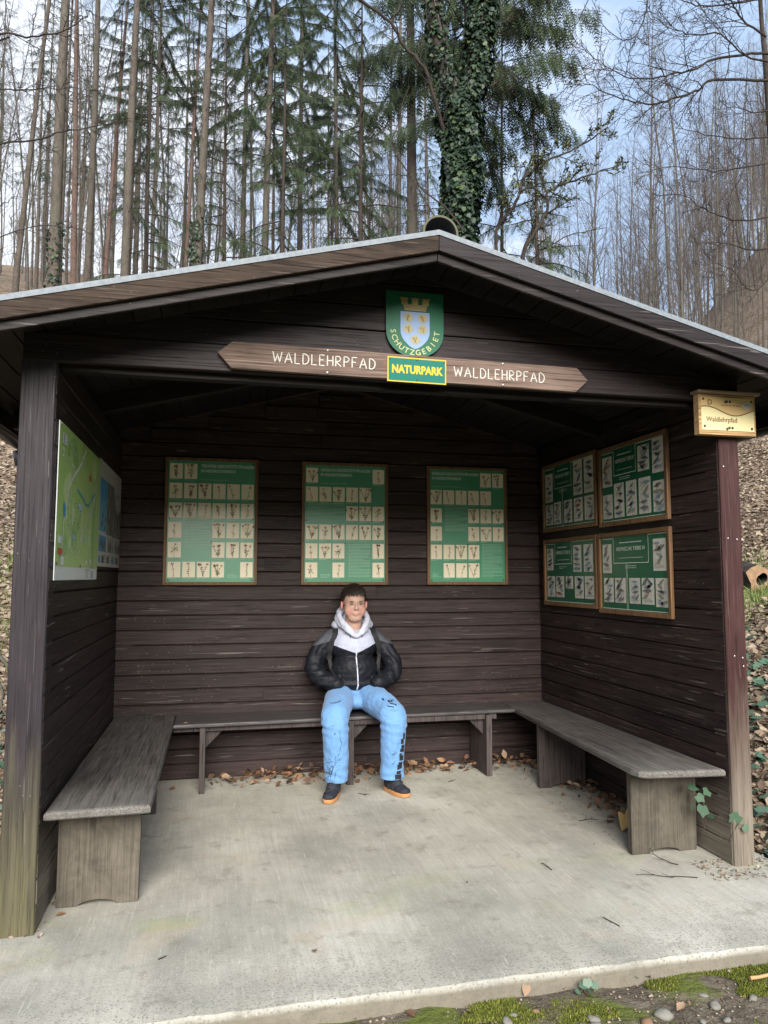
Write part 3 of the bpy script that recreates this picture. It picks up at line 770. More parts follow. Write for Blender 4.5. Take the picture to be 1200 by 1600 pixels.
def plant_poster(pl, label, layout, title_col, blocks, seed):
    rn = random.Random(seed); w_, h_ = .633, .883; fw = .022
    t = framed('framed_poster', label, 'poster', pl, w_, h_, fw, GREEN, 'plant posters on the back wall',
               [(.035, .035), (w_-.035, .035), (.034, .46), (w_-.034, .46), (.318, .62), (.318, .30), (w_-.035, h_-.035)])
    cards = MB(); dr = MB(); tx = MB(); ft = MB()
    cw, chh = .0855, .107; px, py = .0975, .1362
    for r, cols in enumerate(layout):
        for c in cols:
            a = .030+c*px+cw/2; b = h_-.042-r*py-chh/2
            pl.rect(cards, a-cw/2, a+cw/2, b-chh/2, b+chh/2, .0112)
            p2 = Plane2D(pl.p(0, 0, .0110), pl.u, pl.v); plant_drawing(p2, dr, a, b, cw, chh, rn)
            fine_print(pl, ft, a-cw/2, a+cw*.2, b-chh/2-.012, b-chh/2-.008, rn, H=.0112)
    lines, tcx = title_col
    for i, s in enumerate(lines):
        V, F = text_geo(s, .029, .0005); hw = (max(v[0] for v in V)-min(v[0] for v in V))/2
        sx = .365/(2*hw) if i == 0 else None
        if i == 0: sx0 = sx
        pl.text(tx, s, tcx+hw*sx0, h_-.056-i*.035, .029, .0114, .0005, sx=sx0)
    for a0, a1, b0, b1 in blocks: fine_print(pl, ft, a0, a1, b0, b1, rn, .0105, H=.0112)
    bm_, mats = merge_into(None, [PANEL[t.name], (cards, CREAM), (dr, PM), (tx, LETT), (ft, FINE)]); bm_.build('printed_panel', mats, t)
GP = ('GÄNZLICH GESCHÜTZTE PFLANZEN', 'IN NIEDERÖSTERREICH')
X1, X2, X3, PZ = .425, 1.367, 2.296, 1.302
def backpl(x): return Plane2D((x, D-.003, PZ), (1, 0, 0), (0, 0, 1))
plant_poster(backpl(X1), 'brown framed green poster of partly protected plants, two drawings at its top left corner', [[0, 1], range(6), range(6), [0, 3, 4, 5], [0, 3, 4, 5], [0, 1, 2, 3, 5]],
             (('TEILWEISE GESCHÜTZTE PFLANZEN', 'IN NIEDERÖSTERREICH'), .24), [(.14, .33, .25, .47), (.43, .50, .05, .075), (.24, .42, h, h+.001) if (h := .73) else 0], 3)
plant_poster(backpl(X2), 'brown framed green plant poster directly above the boy, one drawing in each top corner', [[0, 5], range(5), [3, 4, 5], range(6), [0, 1, 2, 5], [0, 2, 5]],
             (GP, .135), [(.044, .31, .47, .585), (.34, .50, .05, .29), (.14, .21, .05, .075), (.135, .33, .73, .731)], 8)
plant_poster(backpl(X3), 'brown framed green plant poster nearest the right corner, two drawings at its top right', [[4, 5], range(5), [0, 3, 4, 5], [0, 3, 4, 5], [0, 1, 2, 3], [1, 2, 3]],
             (GP, .04), [(.14, .32, .40, .59), (.43, .59, .05, .30), (.044, .11, .05, .08), (.04, .26, .73, .731)], 15)
# animal posters on the right wall: looking towards +x, right is -y
def rightpl(y1, z0): return Plane2D((XR-.003, y1, z0), (0, -1, 0), (0, 0, 1))
def animal_poster(pl, w_, h_, label, num, cards_, tx_rect, vline, seed):
    rn = random.Random(seed); fw = .026
    t = framed('framed_poster', label, 'poster', pl, w_, h_, fw, GREEN2, 'animal posters on the right wall', [(.03, .03), (w_-.03, h_-.03)])
    cm = MB(); dr = MB(); ln = MB(); tx = MB(); p2 = Plane2D(pl.p(0, 0, .0110), pl.u, pl.v)
    for a0, a1, b0, b1 in cards_:
        a0, a1 = a0*w_, a1*w_; b0, b1 = b0*h_, b1*h_
        pl.rect(cm, a0, a1, b0, b1, .0112); animal_drawing(p2, dr, (a0+a1)/2, (b0+b1)/2, a1-a0, b1-b0, rn)
    a0, a1, b0 = tx_rect; a0 *= w_; a1 *= w_; b0 *= h_; tp = h_*.925
    for pts in ([(w_*.045, tp), (a0, tp), (a0, b0), (a1, b0), (a1, tp+.006), (w_*.955, tp+.006)], [(w_*.045, h_*.065), (w_*.955, h_*.065)]):
        for i in range(len(pts)-1): pl.line(ln, [pts[i], pts[i+1]], .0035, .0114)
    if vline:
        for q in (-.006, .006): pl.line(ln, [(vline*w_+q, b0), (vline*w_+q, h_*.065)], .003, .0114)
    cx = (a0+a1)/2
    pl.text(tx, 'HEIMISCHE TIERE '+num, cx, b0+(tp-b0)*.55, .034, .0114, .0, width=(a1-a0)*.82)
    fine_print(pl, tx, a0+(a1-a0)*.18, a1-(a1-a0)*.18, b0+(tp-b0)*.80, b0+(tp-b0)*.81, rn, H=.0114, th=.005)
    pl.line(tx, [(a0+(a1-a0)*.15, b0+(tp-b0)*.2), (a1-(a1-a0)*.15, b0+(tp-b0)*.2)], .002, .0114)
    fine_print(pl, tx, cx-.06, cx+.06, b0-.035, b0-.018, rn, .012, H=.0114)
    bm_, mats = merge_into(None, [PANEL[t.name], (cm, GREYP), (dr, PMA), (ln, LETT), (tx, LETT)]); bm_.build('printed_panel', mats, t)
animal_poster(rightpl(1.985, 1.69), .805, .50, 'upper left of the four dark green animal posters, nearest the rear corner', 'I',
    [(.05, .20, .44, .86), (.05, .20, .10, .40), (.22, .36, .10, .42), (.42, .57, .10, .42), (.60, .76, .10, .42), (.79, .95, .10, .42), (.60, .76, .46, .93), (.79, .95, .46, .93)], (.23, .56, .62), .39, 21)
animal_poster(rightpl(1.145, 1.675), .745, .50, 'upper right of the four dark green animal posters on the right wall', 'II',
    [(.055, .21, .50, .88), (.055, .21, .10, .40), (.235, .39, .10, .52), (.42, .575, .10, .52), (.605, .77, .10, .52), (.80, .95, .10, .45), (.60, .76, .60, .90), (.80, .95, .54, .93)], (.24, .57, .62), None, 33)
animal_poster(rightpl(1.985, 1.155), .79, .48, 'lower left dark green animal poster with one short drawing in its bottom row', 'III',
    [(.06, .19, .53, .86), (.06, .22, .13, .44), (.24, .40, .13, .44), (.43, .57, .26, .44), (.60, .76, .13, .44), (.78, .94, .13, .44), (.58, .73, .50, .88), (.77, .93, .50, .88)], (.22, .55, .62), None, 45)
animal_poster(rightpl(1.172, 1.135), .775, .50, 'lower right of the four dark green animal posters, with the widest title field', 'IV',
    [(.06, .20, .50, .86), (.07, .22, .14, .44), (.24, .40, .14, .44), (.45, .60, .14, .44), (.62, .78, .14, .44), (.80, .955, .12, .44), (.78, .94, .52, .88)], (.23, .72, .62), .42, 57)

# map on the left wall: looking towards -x, right is +y
MG = printmat('map green', (.40, .60, .17), .4, .4, .4); MG2 = printmat('map dark green', (.27, .48, .13), .4, .4, .4); MG3 = printmat('map light green', (.54, .70, .30), .4, .4, .4)
MW = printmat('map white', (.72, .74, .72), .4, .4, .3); MR = printmat('map red', (.6, .08, .06), .5); MBu = printmat('map blue', (.05, .28, .48), .5); MGy = printmat('map grey road', (.62, .66, .55), .5)
pl = Plane2D((XL+.003, .060, 1.335), (0, 1, 0), (0, 0, 1)); pl.n = np.array([1., 0, 0])
class WPl(Plane2D):
    def __init__(s, o, u, v, n): super().__init__(o, u, v); s.n = np.array(n, float)
    def slab(s, mb, pts, h0, h1, mi=0, var=0.): mb.prism([s.p(a, b, h0) for a, b in pts], [s.p(a, b, h1) for a, b in pts], var, mi)
pl = WPl((XL+.003, .066, 1.345), (0, 1, 0), (0, 0, 1), (1, 0, 0))
mt = thing('map_board', 'green hiking map board with white strip below, on the left wall', 'map', pl.p(.5, 0, 0))
mw, mh = 1.085, .66
mp0 = MB(); pl.slab(mp0, [(0, 0), (mw, 0), (mw, mh), (0, mh)], 0, .004)
mb = MB(); rn = random.Random(4)
pl.rect(mb, .0, mw, .058, mh, .0046, 0)
for i in range(16):
    a, b = rn.uniform(.1, mw-.1), rn.uniform(.12, mh-.06)
    pl.blob(mb, a, b, rn.uniform(.03, .10), rn.uniform(.02, .055), rn.random()*3, .0050+.00005*i, rn.choice([1, 2]), 11)
pl.rect(mb, .87, .95, .058, .44, .0059, 1)
def road(pts, w_, mi, h=.0064, wig=.006):
    P_ = []
    for i in range(len(pts)-1):
        for k in range(6):
            t = k/6; P_.append((pts[i][0]*(1-t)+pts[i+1][0]*t+rn.uniform(-wig, wig), pts[i][1]*(1-t)+pts[i+1][1]*t+rn.uniform(-wig, wig)))
    P_.append(pts[-1]); pl.line(mb, P_, w_, h, mi)
road([(.10, .06), (.14, .25), (.22, .40), (.33, .47), (.50, .55), (.62, .64)], .018, 6)
road([(.30, .06), (.27, .22), (.24, .36), (.30, .48), (.28, .62)], .008, 6)
road([(.50, .10), (.56, .22), (.72, .30), (.88, .38), (1.02, .50)], .009, 6)
road([(.85, .08), (.83, .30), (.93, .47), (1.02, .58)], .012, 6)
for i in range(46):
    a, b = rn.uniform(.15, .85), rn.uniform(.1, .6); q = rn.uniform(0, 6.3); L = rn.uniform(.02, .09)
    road([(a, b), (a+math.cos(q)*L, b+math.sin(q)*L)], .006, 6, .0062, .004)
for i in range(90):
    a = .25+rn.gauss(.12, .12); b = .26+rn.gauss(0, .09)
    if .02 < a < mw-.05 and .07 < b < mh: pl.rect(mb, a, a+.008, b, b+.006, .0068, rn.choice([3, 7, 6]))
road([(.42, .42), (.55, .40), (.66, .37), (.74, .37), (.84, .42), (.93, .46)], .010, 5, .007, .003)
pl.blob(mb, .145, .30, .028, .035, .4, .007, 5, 6)
for a, b, w_, h_, mi in ((.05, .575, .09, .045, 3), (.06, .52, .03, .04, 3), (.46, .33, .09, .028, 8), (.02, .155, .08, .03, 3), (.04, .108, .085, .026, 4), (.10, .065, .06, .035, 3), (.70, .075, .05, .02, 3), (.82, .075, .05, .03, 3), (.74, .50, .05, .03, 4), (.34, .185, .07, .02, 8), (.62, .19, .06, .018, 8)):
    pl.rect(mb, a, a+w_, b, b+h_, .0074, mi)
for i in range(22): pl.rect(mb, .965, .965+rn.uniform(.025, .055), .08+i*.0165, .088+i*.0165, .0076, 2)
for i in range(4): pl.rect(mb, .065, .065+rn.uniform(.04, .06), .583+i*.009, .586+i*.009, .0078, 7)
pl.line(mb, [(.075, .53), (.075, .552)], .006, .0078, 7)
mp1 = (mb, [MG, MG2, MG3, MW, MR, MBu, MGy, INKD, printmat('map label blue', (.35, .5, .65), .5)])
mb = MB()
fine_print(pl, mb, .72, .86, .048, .049, rn, H=.0048, th=.004)
fine_print(pl, mb, .74, .80, .012, .040, rn, .009, H=.0048)
fine_print(pl, mb, .89, .95, .012, .040, rn, .007, H=.0048, th=.004)
bm_, mats = merge_into(None, [(mp0, MW), mp1, (mb, INKBL)]); bm_.build('printed_panel', mats, mt)
for a, b in ((.012, .07), (.55, .065), (mw-.012, .07), (.012, mh-.012), (.55, mh-.012), (mw-.012, mh-.012)):
    mb = MB(); pl.slab(mb, [(a+.006*math.cos(q), b+.006*math.sin(q)) for q in [i*math.pi/4 for i in range(8)]], .0078, .011); mb.build('screw', M['screw_l'] if b > .5 else M['screw'], mt)
pl = WPl((XL+.003, 1.155, 1.418), (0, 1, 0), (0, 0, 1), (1, 0, 0))
it = thing('picture_board', 'whitish board of blue and grey rock photographs in the left rear corner beside the map', 'board', pl.p(.45, 0, 0))
iw, ih = .93, .60
mp0 = MB(); pl.slab(mp0, [(0, 0), (iw, 0), (iw, ih), (0, ih)], 0, .004); OWP = printmat('off white panel', (.56, .54, .49), .4, .4, .3)
PB = [MBu, printmat('photo sky blue', (.12, .33, .45), .5), printmat('photo rock grey', (.17, .15, .14), .5), printmat('photo light rock', (.36, .34, .31), .5), INKD, MR]
mb = MB(); rn = random.Random(9)
pl.rect(mb, .03, .42, .20, .50, .0048, 0); pl.rect(mb, .03, .30, .21, .38, .0052, 1)
pl.slab(mb, [(.30, .19), (iw-.0, .19), (iw, .36), (.80, .33), (.70, .37), (.56, .50), (.30, .50)], .0040, .0056, 2)
for i in range(60):
    a, b = rn.uniform(.30, .9), rn.uniform(.2, .46)
    if b > .36 and a > .6: continue
    pl.blob(mb, a, b, rn.uniform(.006, .02), rn.uniform(.02, .05), rn.uniform(-.2, .2), .0058+.00002*i, rn.choice([3, 4, 2, 3]), 7)
for i in range(25): pl.blob(mb, rn.uniform(.05, .28), rn.uniform(.22, .30), .015, .012, 0, .0056+.00002*i, rn.choice([2, 4, 1]), 6)
for a in (.03, .36, .66):
    pl.rect(mb, a, a+.27, .085, .175, .0048, 0 if a < .1 else 3)
    for i in range(14): pl.blob(mb, a+rn.uniform(.03, .24), .12+rn.uniform(-.02, .02), .012, .024, rn.random(), .0052+.00002*i, rn.choice([2, 4]), 6)
for a in (.03, .16, .36, .56, .76): pl.rect(mb, a, a+.07, .02, .06, .0048, rn.choice([0, 2, 4]))
mp1 = (mb, PB)
mb = MB(); fine_print(pl, mb, .12, .9, .02, .065, rn, .012, H=.0052); fine_print(pl, mb, .62, .85, .44, .47, rn, .012, H=.0048); bm_, mats = merge_into(None, [(mp0, OWP), mp1, (mb, INKD)]); bm_.build('printed_panel', mats, it)

# ------------------------------------------------------------------ signs on the gable
GL = dict(W=[(0, 1), (.22, 0), (.45, .8), (.68, 0), (.9, 1)], A=[(0, 0), (.36, 1), (.72, 0)], L=[(0, 1), (0, 0), (.5, 0)], D=[(0, 0), (0, 1), (.3, .95), (.56, .72), (.6, .45), (.5, .15), (.25, 0), (0, 0)],
          E=[(.5, 1), (0, 1), (0, 0), (.5, 0)], H=[(0, 1), (0, 0)], R=[(0, 0), (0, 1), (.35, .97), (.52, .75), (.35, .52), (0, .48), (.55, 0)], P=[(0, 0), (0, 1), (.35, .97), (.54, .74), (.35, .5), (0, .46)], F=[(.5, 1), (0, 1), (0, 0)])
GX = dict(A=[[(.13, .36), (.6, .36)]], E=[[(0, .52), (.4, .52)]], H=[[(.56, 1), (.56, 0)], [(0, .52), (.56, .52)]], F=[[(0, .52), (.4, .52)]])
GW = dict(W=.9, A=.72, L=.5, D=.6, E=.5, H=.56, R=.56, P=.54, F=.5)
def stroke_word(pl, mb, word, a0, a1, b0, hgt, w_):
    tot = sum(GW[c] for c in word)+.30*(len(word)-1); k = (a1-a0)/tot; x = a0
    for c in word:
        for st in [GL[c]]+GX.get(c, []):
            pts = []
            for i in range(len(st)-1):
                for q in range(3): t = q/3; pts.append((st[i][0]*(1-t)+st[i+1][0]*t, st[i][1]*(1-t)+st[i+1][1]*t))
            pts.append(st[-1])
            P_ = [np.array(pl.p(x+a*k, b0+b*hgt+random.uniform(-.0006, .0006), .0005)) for a, b in pts]
            mb.tube(P_, w_/2, 6)
        x += (GW[c]+.30)*k
t_ang = -.0085
FP = Plane2D((.768, -.010, 2.2985), (math.cos(t_ang), 0, math.sin(t_ang)), (-math.sin(t_ang), 0, math.cos(t_ang)))
ds = thing('direction_sign', 'long weathered board pointed at both ends with white lettering, on the front beam', 'sign', (1.62, -.01, 2.22))
L_ = 1.708; hh = .058
mb = MB(); FP.slab(mb, [(0, .006), (.058, -hh), (L_-.06, -hh), (L_, 0), (L_-.055, hh), (.062, hh)], .0, .026, var=.35); mb.build('board', M['sign'], ds, bevel=.003)
fp = Plane2D(FP.p(0, 0, .026), FP.u, FP.v)
mb = MB(); stroke_word(fp, mb, 'WALDLEHRPFAD', .232, .680, -.020, .046, .0058); mb.build('lettering', M['white_paint'], ds)
mb = MB(); stroke_word(fp, mb, 'WALDLEHRPFAD', 1.045, 1.485, -.026, .046, .0058); mb.build('lettering', M['white_paint'], ds)
for a, b in ((.468, .049), (.468, -.050), (1.28, .049), (1.28, -.050)):
    mb = MB(); mb.ell(fp.p(a, b, .001), (.0065, .004, .0065), 10, 6); mb.build('bolt', M['screw_l'], ds, smooth=True)
NP = Plane2D((1.501, -.042, 2.2225), (math.cos(t_ang), 0, math.sin(t_ang)), (-math.sin(t_ang), 0, math.cos(t_ang)))
npl = thing('name_plate', 'small turquoise plate with yellow rim and yellow park lettering, screwed over the long board', 'sign', (1.636, -.04, 2.22))
mb = MB(); NP.slab(mb, [(0, 0), (.272, 0), (.272, .113), (0, .113)], -.003, .002); mb.build('rim', printmat('yellow enamel', (.48, .38, .04), .6, .2), npl)
mb = MB(); NP.rect(mb, .006, .266, .006, .107, .0028); mb.build('plate', printmat('turquoise enamel', (.008, .135, .105), .6, .2, .0), npl)
mb = MB(); NP.text(mb, 'NATURPARK', .136, .056, .05, .0036, .0022, width=.236); mb.build('lettering', printmat('yellow print', (.58, .41, .03), .6, .2), npl)
for a, b in ((.01, .102), (.262, .102), (.136, .103), (.136, .012)):
    mb = MB(); mb.ell(NP.p(a, b, .004), (.0035, .002, .0035), 8, 5); mb.build('screw', M['screw'], npl)
SP = Plane2D((1.6365, -.008, 2.50), (1, 0, 0), (0, 0, 1))
st = thing('crest_sign', 'green shield sign with crowned blue coat of arms and curved lettering under the peak', 'sign', (1.6365, -.01, 2.35))
def shield(wd, top, sidez, bot, n=18, pw=2.0):
    p = [(-wd, top)]
    for i in range(n+1):
        q = math.pi*i/n; p.append((-wd*math.cos(q), sidez-(sidez-bot)*math.sin(q)**.9))
    p.append((wd, top)); return p
mb = MB(); SP.slab(mb, shield(.1345, .148, -.030, -.155), .0, .008); mb.build('shield', printmat('dark green enamel', (.008, .11, .055), .5, .3, .0, .2), st)
mb = MB(); A = [(-.068, .055), (-.068, -.035)]+[(-.068*math.cos(math.pi*i/14), -.035-.07*math.sin(math.pi*i/14)**1.05-(.012*max(0, 1-abs(i-7)/3))) for i in range(1, 14)]+[(.068, -.035), (.068, .055)]
SP.slab(mb, A, .008, .0095); mb.build('arms', printmat('pale blue enamel', (.22, .33, .55), .5, .3, .0), st)
mb = MB(); rn = random.Random(3)
for cx, cy in ((-.033, .027), (.034, .027), (-.033, -.025), (.034, -.025), (0., -.074)):
    SP.blob(mb, cx, cy, .012, .018, 0, .0105, 0, 8)
    for i in range(15):
        q = 2*math.pi*i/15+.2; r1 = .024 if i % 2 else .028
        if abs(math.sin(q-.0)) > .93 and math.sin(q) > 0: r1 = .024
        SP.line(mb, [(cx+.004*math.cos(q), cy+.004*math.sin(q)), (cx+r1*math.cos(q), cy+r1*.95*math.sin(q))], .006, .0102+.00005*i, 0, .0035)
    SP.blob(mb, cx+.004, cy+.021, .005, .005, 0, .0112, 0, 7)
    for i in range(4): SP.line(mb, [(cx+rn.uniform(-.008, .008), cy-.015), (cx+rn.uniform(-.01, .01), cy+.012)], .0014, .0113, 1)
mb.build('eagles', [printmat('eagle gold', (.36, .30, .11), .5), INKD], st)
mb = MB()
A = [(-.050, .062), (.050, .062), (.064, .104), (.060, .112), (.036, .112), (.034, .088), (.018, .088), (.018, .116), (-.018, .116), (-.018, .088), (-.034, .088), (-.036, .112), (-.060, .112), (-.064, .104)]
for a, b, c_, d in ((-.052, .052, .060, .088),): SP.slab(mb, [(-.050, .061), (.050, .061), (.057, .088), (-.057, .088)], .008, .0105)
for a in (-.050, 0, .050): SP.slab(mb, [(a-.013-abs(a)*.02, .0882), (a+.013+abs(a)*.02, .0882), (a+.015, .114), (a-.015, .114)], .008, .0105); SP.slab(mb, [(a-.019, .1142), (a+.019, .1142), (a+.019, .119), (a-.019, .119)], .008, .0115)
mb.build('mural_crown', printmat('crown gold', (.40, .30, .10), .5, amt=.3), st)
mb = MB()
for k in range(4):
    SP.line(mb, [(-.052-.001*k, .066+k*.006), (.052+.001*k, .066+k*.006)], .0012, .0110)
    for j in range(8): SP.line(mb, [(-.045+j*.0125+(k % 2)*.006, .066+k*.006), (-.045+j*.0125+(k % 2)*.006, .072+k*.006)], .0012, .0111)
mb.build('masonry_lines', INKD, st)
mb = MB(); s = 'SCHUTZGEBIET'
for i, ch in enumerate(s):
    q = math.pi*(1.03+.94*i/(len(s)-1)); rx, ry = .1035, .104
    q2 = q
    SP.text(mb, ch, rx*math.cos(q2), -.030+ry*math.sin(q2), .036, .0095, .0003, rot=q2+math.pi/2)
mb.build('lettering', printmat('olive gold lettering', (.42, .46, .20), .5), st)
mb = MB(); mb.ell(SP.p(0, -.148, .009), (.004, .002, .004), 8, 5); mb.build('screw', M['screw'], st)
# small trail sign box on the right post
TP = Plane2D((3.052, -.012, 2.052), (1, 0, 0), (0, 0, 1))
tb = thing('trail_sign', 'small pale wooden sign box with cream trail plate on top of the right post', 'sign', (3.22, -.01, 2.05))
mb = MB(); TP.slab(mb, [(0, 0), (.318, 0), (.318, .20), (0, .20)], .0, .040, var=.2); mb.build('backboard', M['pale_wood'], tb, bevel=.002)
mb = MB(); TP.slab(mb, [(-.014, .2012), (.334, .2012), (.334, .215), (-.014, .215)], -.004, .062, var=.6); mb.build('cap_strip', wood('greyed strip', (.13, .09, .06), (.27, .20, .15), 'x', .6), tb, bevel=.002)
mb = MB(); TP.slab(mb, [(.012, .022), (.306, .022), (.306, .186), (.012, .186)], .0402, .043); mb.build('plate', printmat('cream plate', (.74, .65, .36), .35, .5, .3), tb)
mb = MB()
wav = [(.012+.294*i/24, .118+.021*math.cos(2*math.pi*(i/24)*.92-.55)) for i in range(25)]
for i in range(24): mb.poly([TP.p(wav[i][0], wav[i][1], .0436), TP.p(wav[i+1][0], wav[i+1][1], .0436), TP.p(wav[i+1][0], .186, .0436), TP.p(wav[i][0], .186, .0436)])
mb.build('upper_field', printmat('tan print', (.60, .42, .19), .4), tb)
mb = MB(); TP.line(mb, wav, .005, .0442); mb.build('wave_line', printmat('brown print', (.16, .075, .035), .5), tb)
mb = MB(); TP.text(mb, 'D', .060, .158, .037, .0442, .0006); TP.text(mb, 'Waldlehrpfad', .124, .074, .034, .0442, .0003, width=.172)
fine_print(TP, mb, .122, .232, .146, .147, rn, H=.0442, th=.004); mb.build('lettering', bpy.data.materials['brown print'], tb)
mb = MB(); TP.blob(mb, .268, .150, .027, .018, 0, .0446, 0, 18); mb.build('oval_sticker', M['white_paint'], tb)
mb = MB(); fine_print(TP, mb, .252, .284, .145, .156, rn, .007, H=.0450, th=.002); mb.build('sticker_print', INKBL, tb)
mb = MB()
for a, b in ((.155, .166), (.172, .166), (.146, .163), (.165, .036), (.152, .030)): TP.blob(mb, a, b, .007, .0075, .4, .0448, 0, 9)
mb.build('worn_spots', INKD, tb)
for a, b in ((.024, .174), (.294, .172), (.028, .040), (.292, .036), (.182, .036)):
    mb = MB(); mb.ell(TP.p(a, b, .044), (.0065, .004, .0065), 10, 6); mb.build('screw', M['screw'], tb, smooth=True)

# ------------------------------------------------------------------ person
def remesh(mb, voxel, it=4, fac=.5, shape=None):
    me = bpy.data.meshes.new('tmp'); me.from_pydata(mb.v, [], mb.f); me.update()
    o = bpy.data.objects.new('tmp', me); COL.objects.link(o)
    r = o.modifiers.new('r', 'REMESH'); r.mode = 'VOXEL'; r.voxel_size = voxel
    if it: s = o.modifiers.new('s', 'SMOOTH'); s.iterations = it; s.factor = fac
    dg = bpy.context.evaluated_depsgraph_get(); dg.update()
    m2 = bpy.data.meshes.new_from_object(o.evaluated_get(dg))
    bpy.data.objects.remove(o); bpy.data.meshes.remove(me)
    if shape:
        nr = [v.normal.copy() for v in m2.vertices]
        for v, n in zip(m2.vertices, nr): v.co = shape(v.co, n)
    m2.polygons.foreach_set('use_smooth', [True]*len(m2.polygons)); m2.update()
    return m2
def capsule(mb, P, rad, n=14, k=6):
    P = [np.array(p, float) for p in P]; Q = []; q = []
    for i in range(len(P)-1):
        for j in range(k): t = j/k; Q.append(P[i]*(1-t)+P[i+1]*t); q.append(rad[i]*(1-t)+rad[i+1]*t)
    Q.append(P[-1]); q.append(rad[-1])
    mb.tube(Q, q, n)
    for i in range(len(P)): mb.ell(P[i], (rad[i],)*3, n, 10)
def smooth_path(P, n=6):
    P = [np.array(p, float) for p in P]; out_ = []
    Q = [2*P[0]-P[1]]+P+[2*P[-1]-P[-2]]
    for i in range(1, len(Q)-2):
        for k in range(n):
            t = k/n; a, b, c, d = Q[i-1], Q[i], Q[i+1], Q[i+2]
            out_.append(.5*((2*b)+(-a+c)*t+(2*a-5*b+4*c-d)*t*t+(-a+3*b-3*c+d)*t**3))
    out_.append(P[-1]); return out_
def place_mesh(name, me, mats, parent, attrs=None):
    off = wloc(parent)
    o = link(name, me, mats, parent)
    me.transform(Matrix.Translation(-off)); return o
HX, HY, HZ = 1.713, 1.895, 1.185        # centre of the head
def person_mats():
    m = NT('skin'); v = m.coord('Object'); sp = m.n('SeparateXYZ', {0: v})
    f = m.noise(v, 22, 4, .6)
    col = m.mix(f, (.46, .28, .215), (.55, .355, .28))
    ck = m.n('Attribute', attribute_name='blush').outputs['Fac']
    col = m.mix(m.math('MULTIPLY', ck, .65), col, (.56, .19, .15))
    m.b.inputs['Subsurface Weight'].default_value = .12; m.b.inputs['Subsurface Scale'].default_value = .01
    m.set(col, .5, .35); sk = m.m
    m = NT('jacket'); v = m.coord('Object')
    yk = m.n('Attribute', attribute_name='yoke').outputs['Fac']; gy = m.n('Attribute', attribute_name='grey').outputs['Fac']
    a = m.math('GREATER_THAN', yk, 0.); b = m.math('GREATER_THAN', gy, 0.)
    col = m.mix(b, (.0085, .0095, .014), (.070, .076, .092)); col = m.mix(a, col, (.44, .46, .58))
    n1 = m.noise(v, 13, 5, .6, 1.5)
    m.bump(m.math('ADD', n1, m.math('MULTIPLY', m.noise(v, 45, 3), .25)), .55, .015)
    m.set(col, .55, .25); jk = m.m
    m = NT('sweatpants'); v = m.coord('Object')
    col = m.mix(m.noise(v, 150, 2), (.115, .25, .48), (.155, .31, .555))
    n1 = m.noise(v, 11, 4, .55, 1.2); m.bump(m.math('ADD', n1, m.math('MULTIPLY', m.noise(v, 260, 2), .12)), .5, .015)
    m.b.inputs['Sheen Weight'].default_value = .12
    m.set(col, .9, .15); pt = m.m
    return sk, jk, pt
SKIN, JKT, PNT = person_mats()
HAIR = flat('dark brown hair', (.022, .014, .010), .45, .4); SHOE = flat('navy suede', (.016, .018, .026), .75); SOLE = flat('gum sole', (.46, .22, .085), .5)
LACE = flat('dark laces', (.03, .03, .035), .8); PRINT = flat('black print', (.015, .016, .022), .7); STRAP = flat('black webbing', (.010, .010, .012), .7); ZIP = flat('white zip', (.62, .64, .72), .5)
def gauss(p, c, s): return math.exp(-sum(((a-b)/q)**2 for a, b, q in zip(p, c, s)))
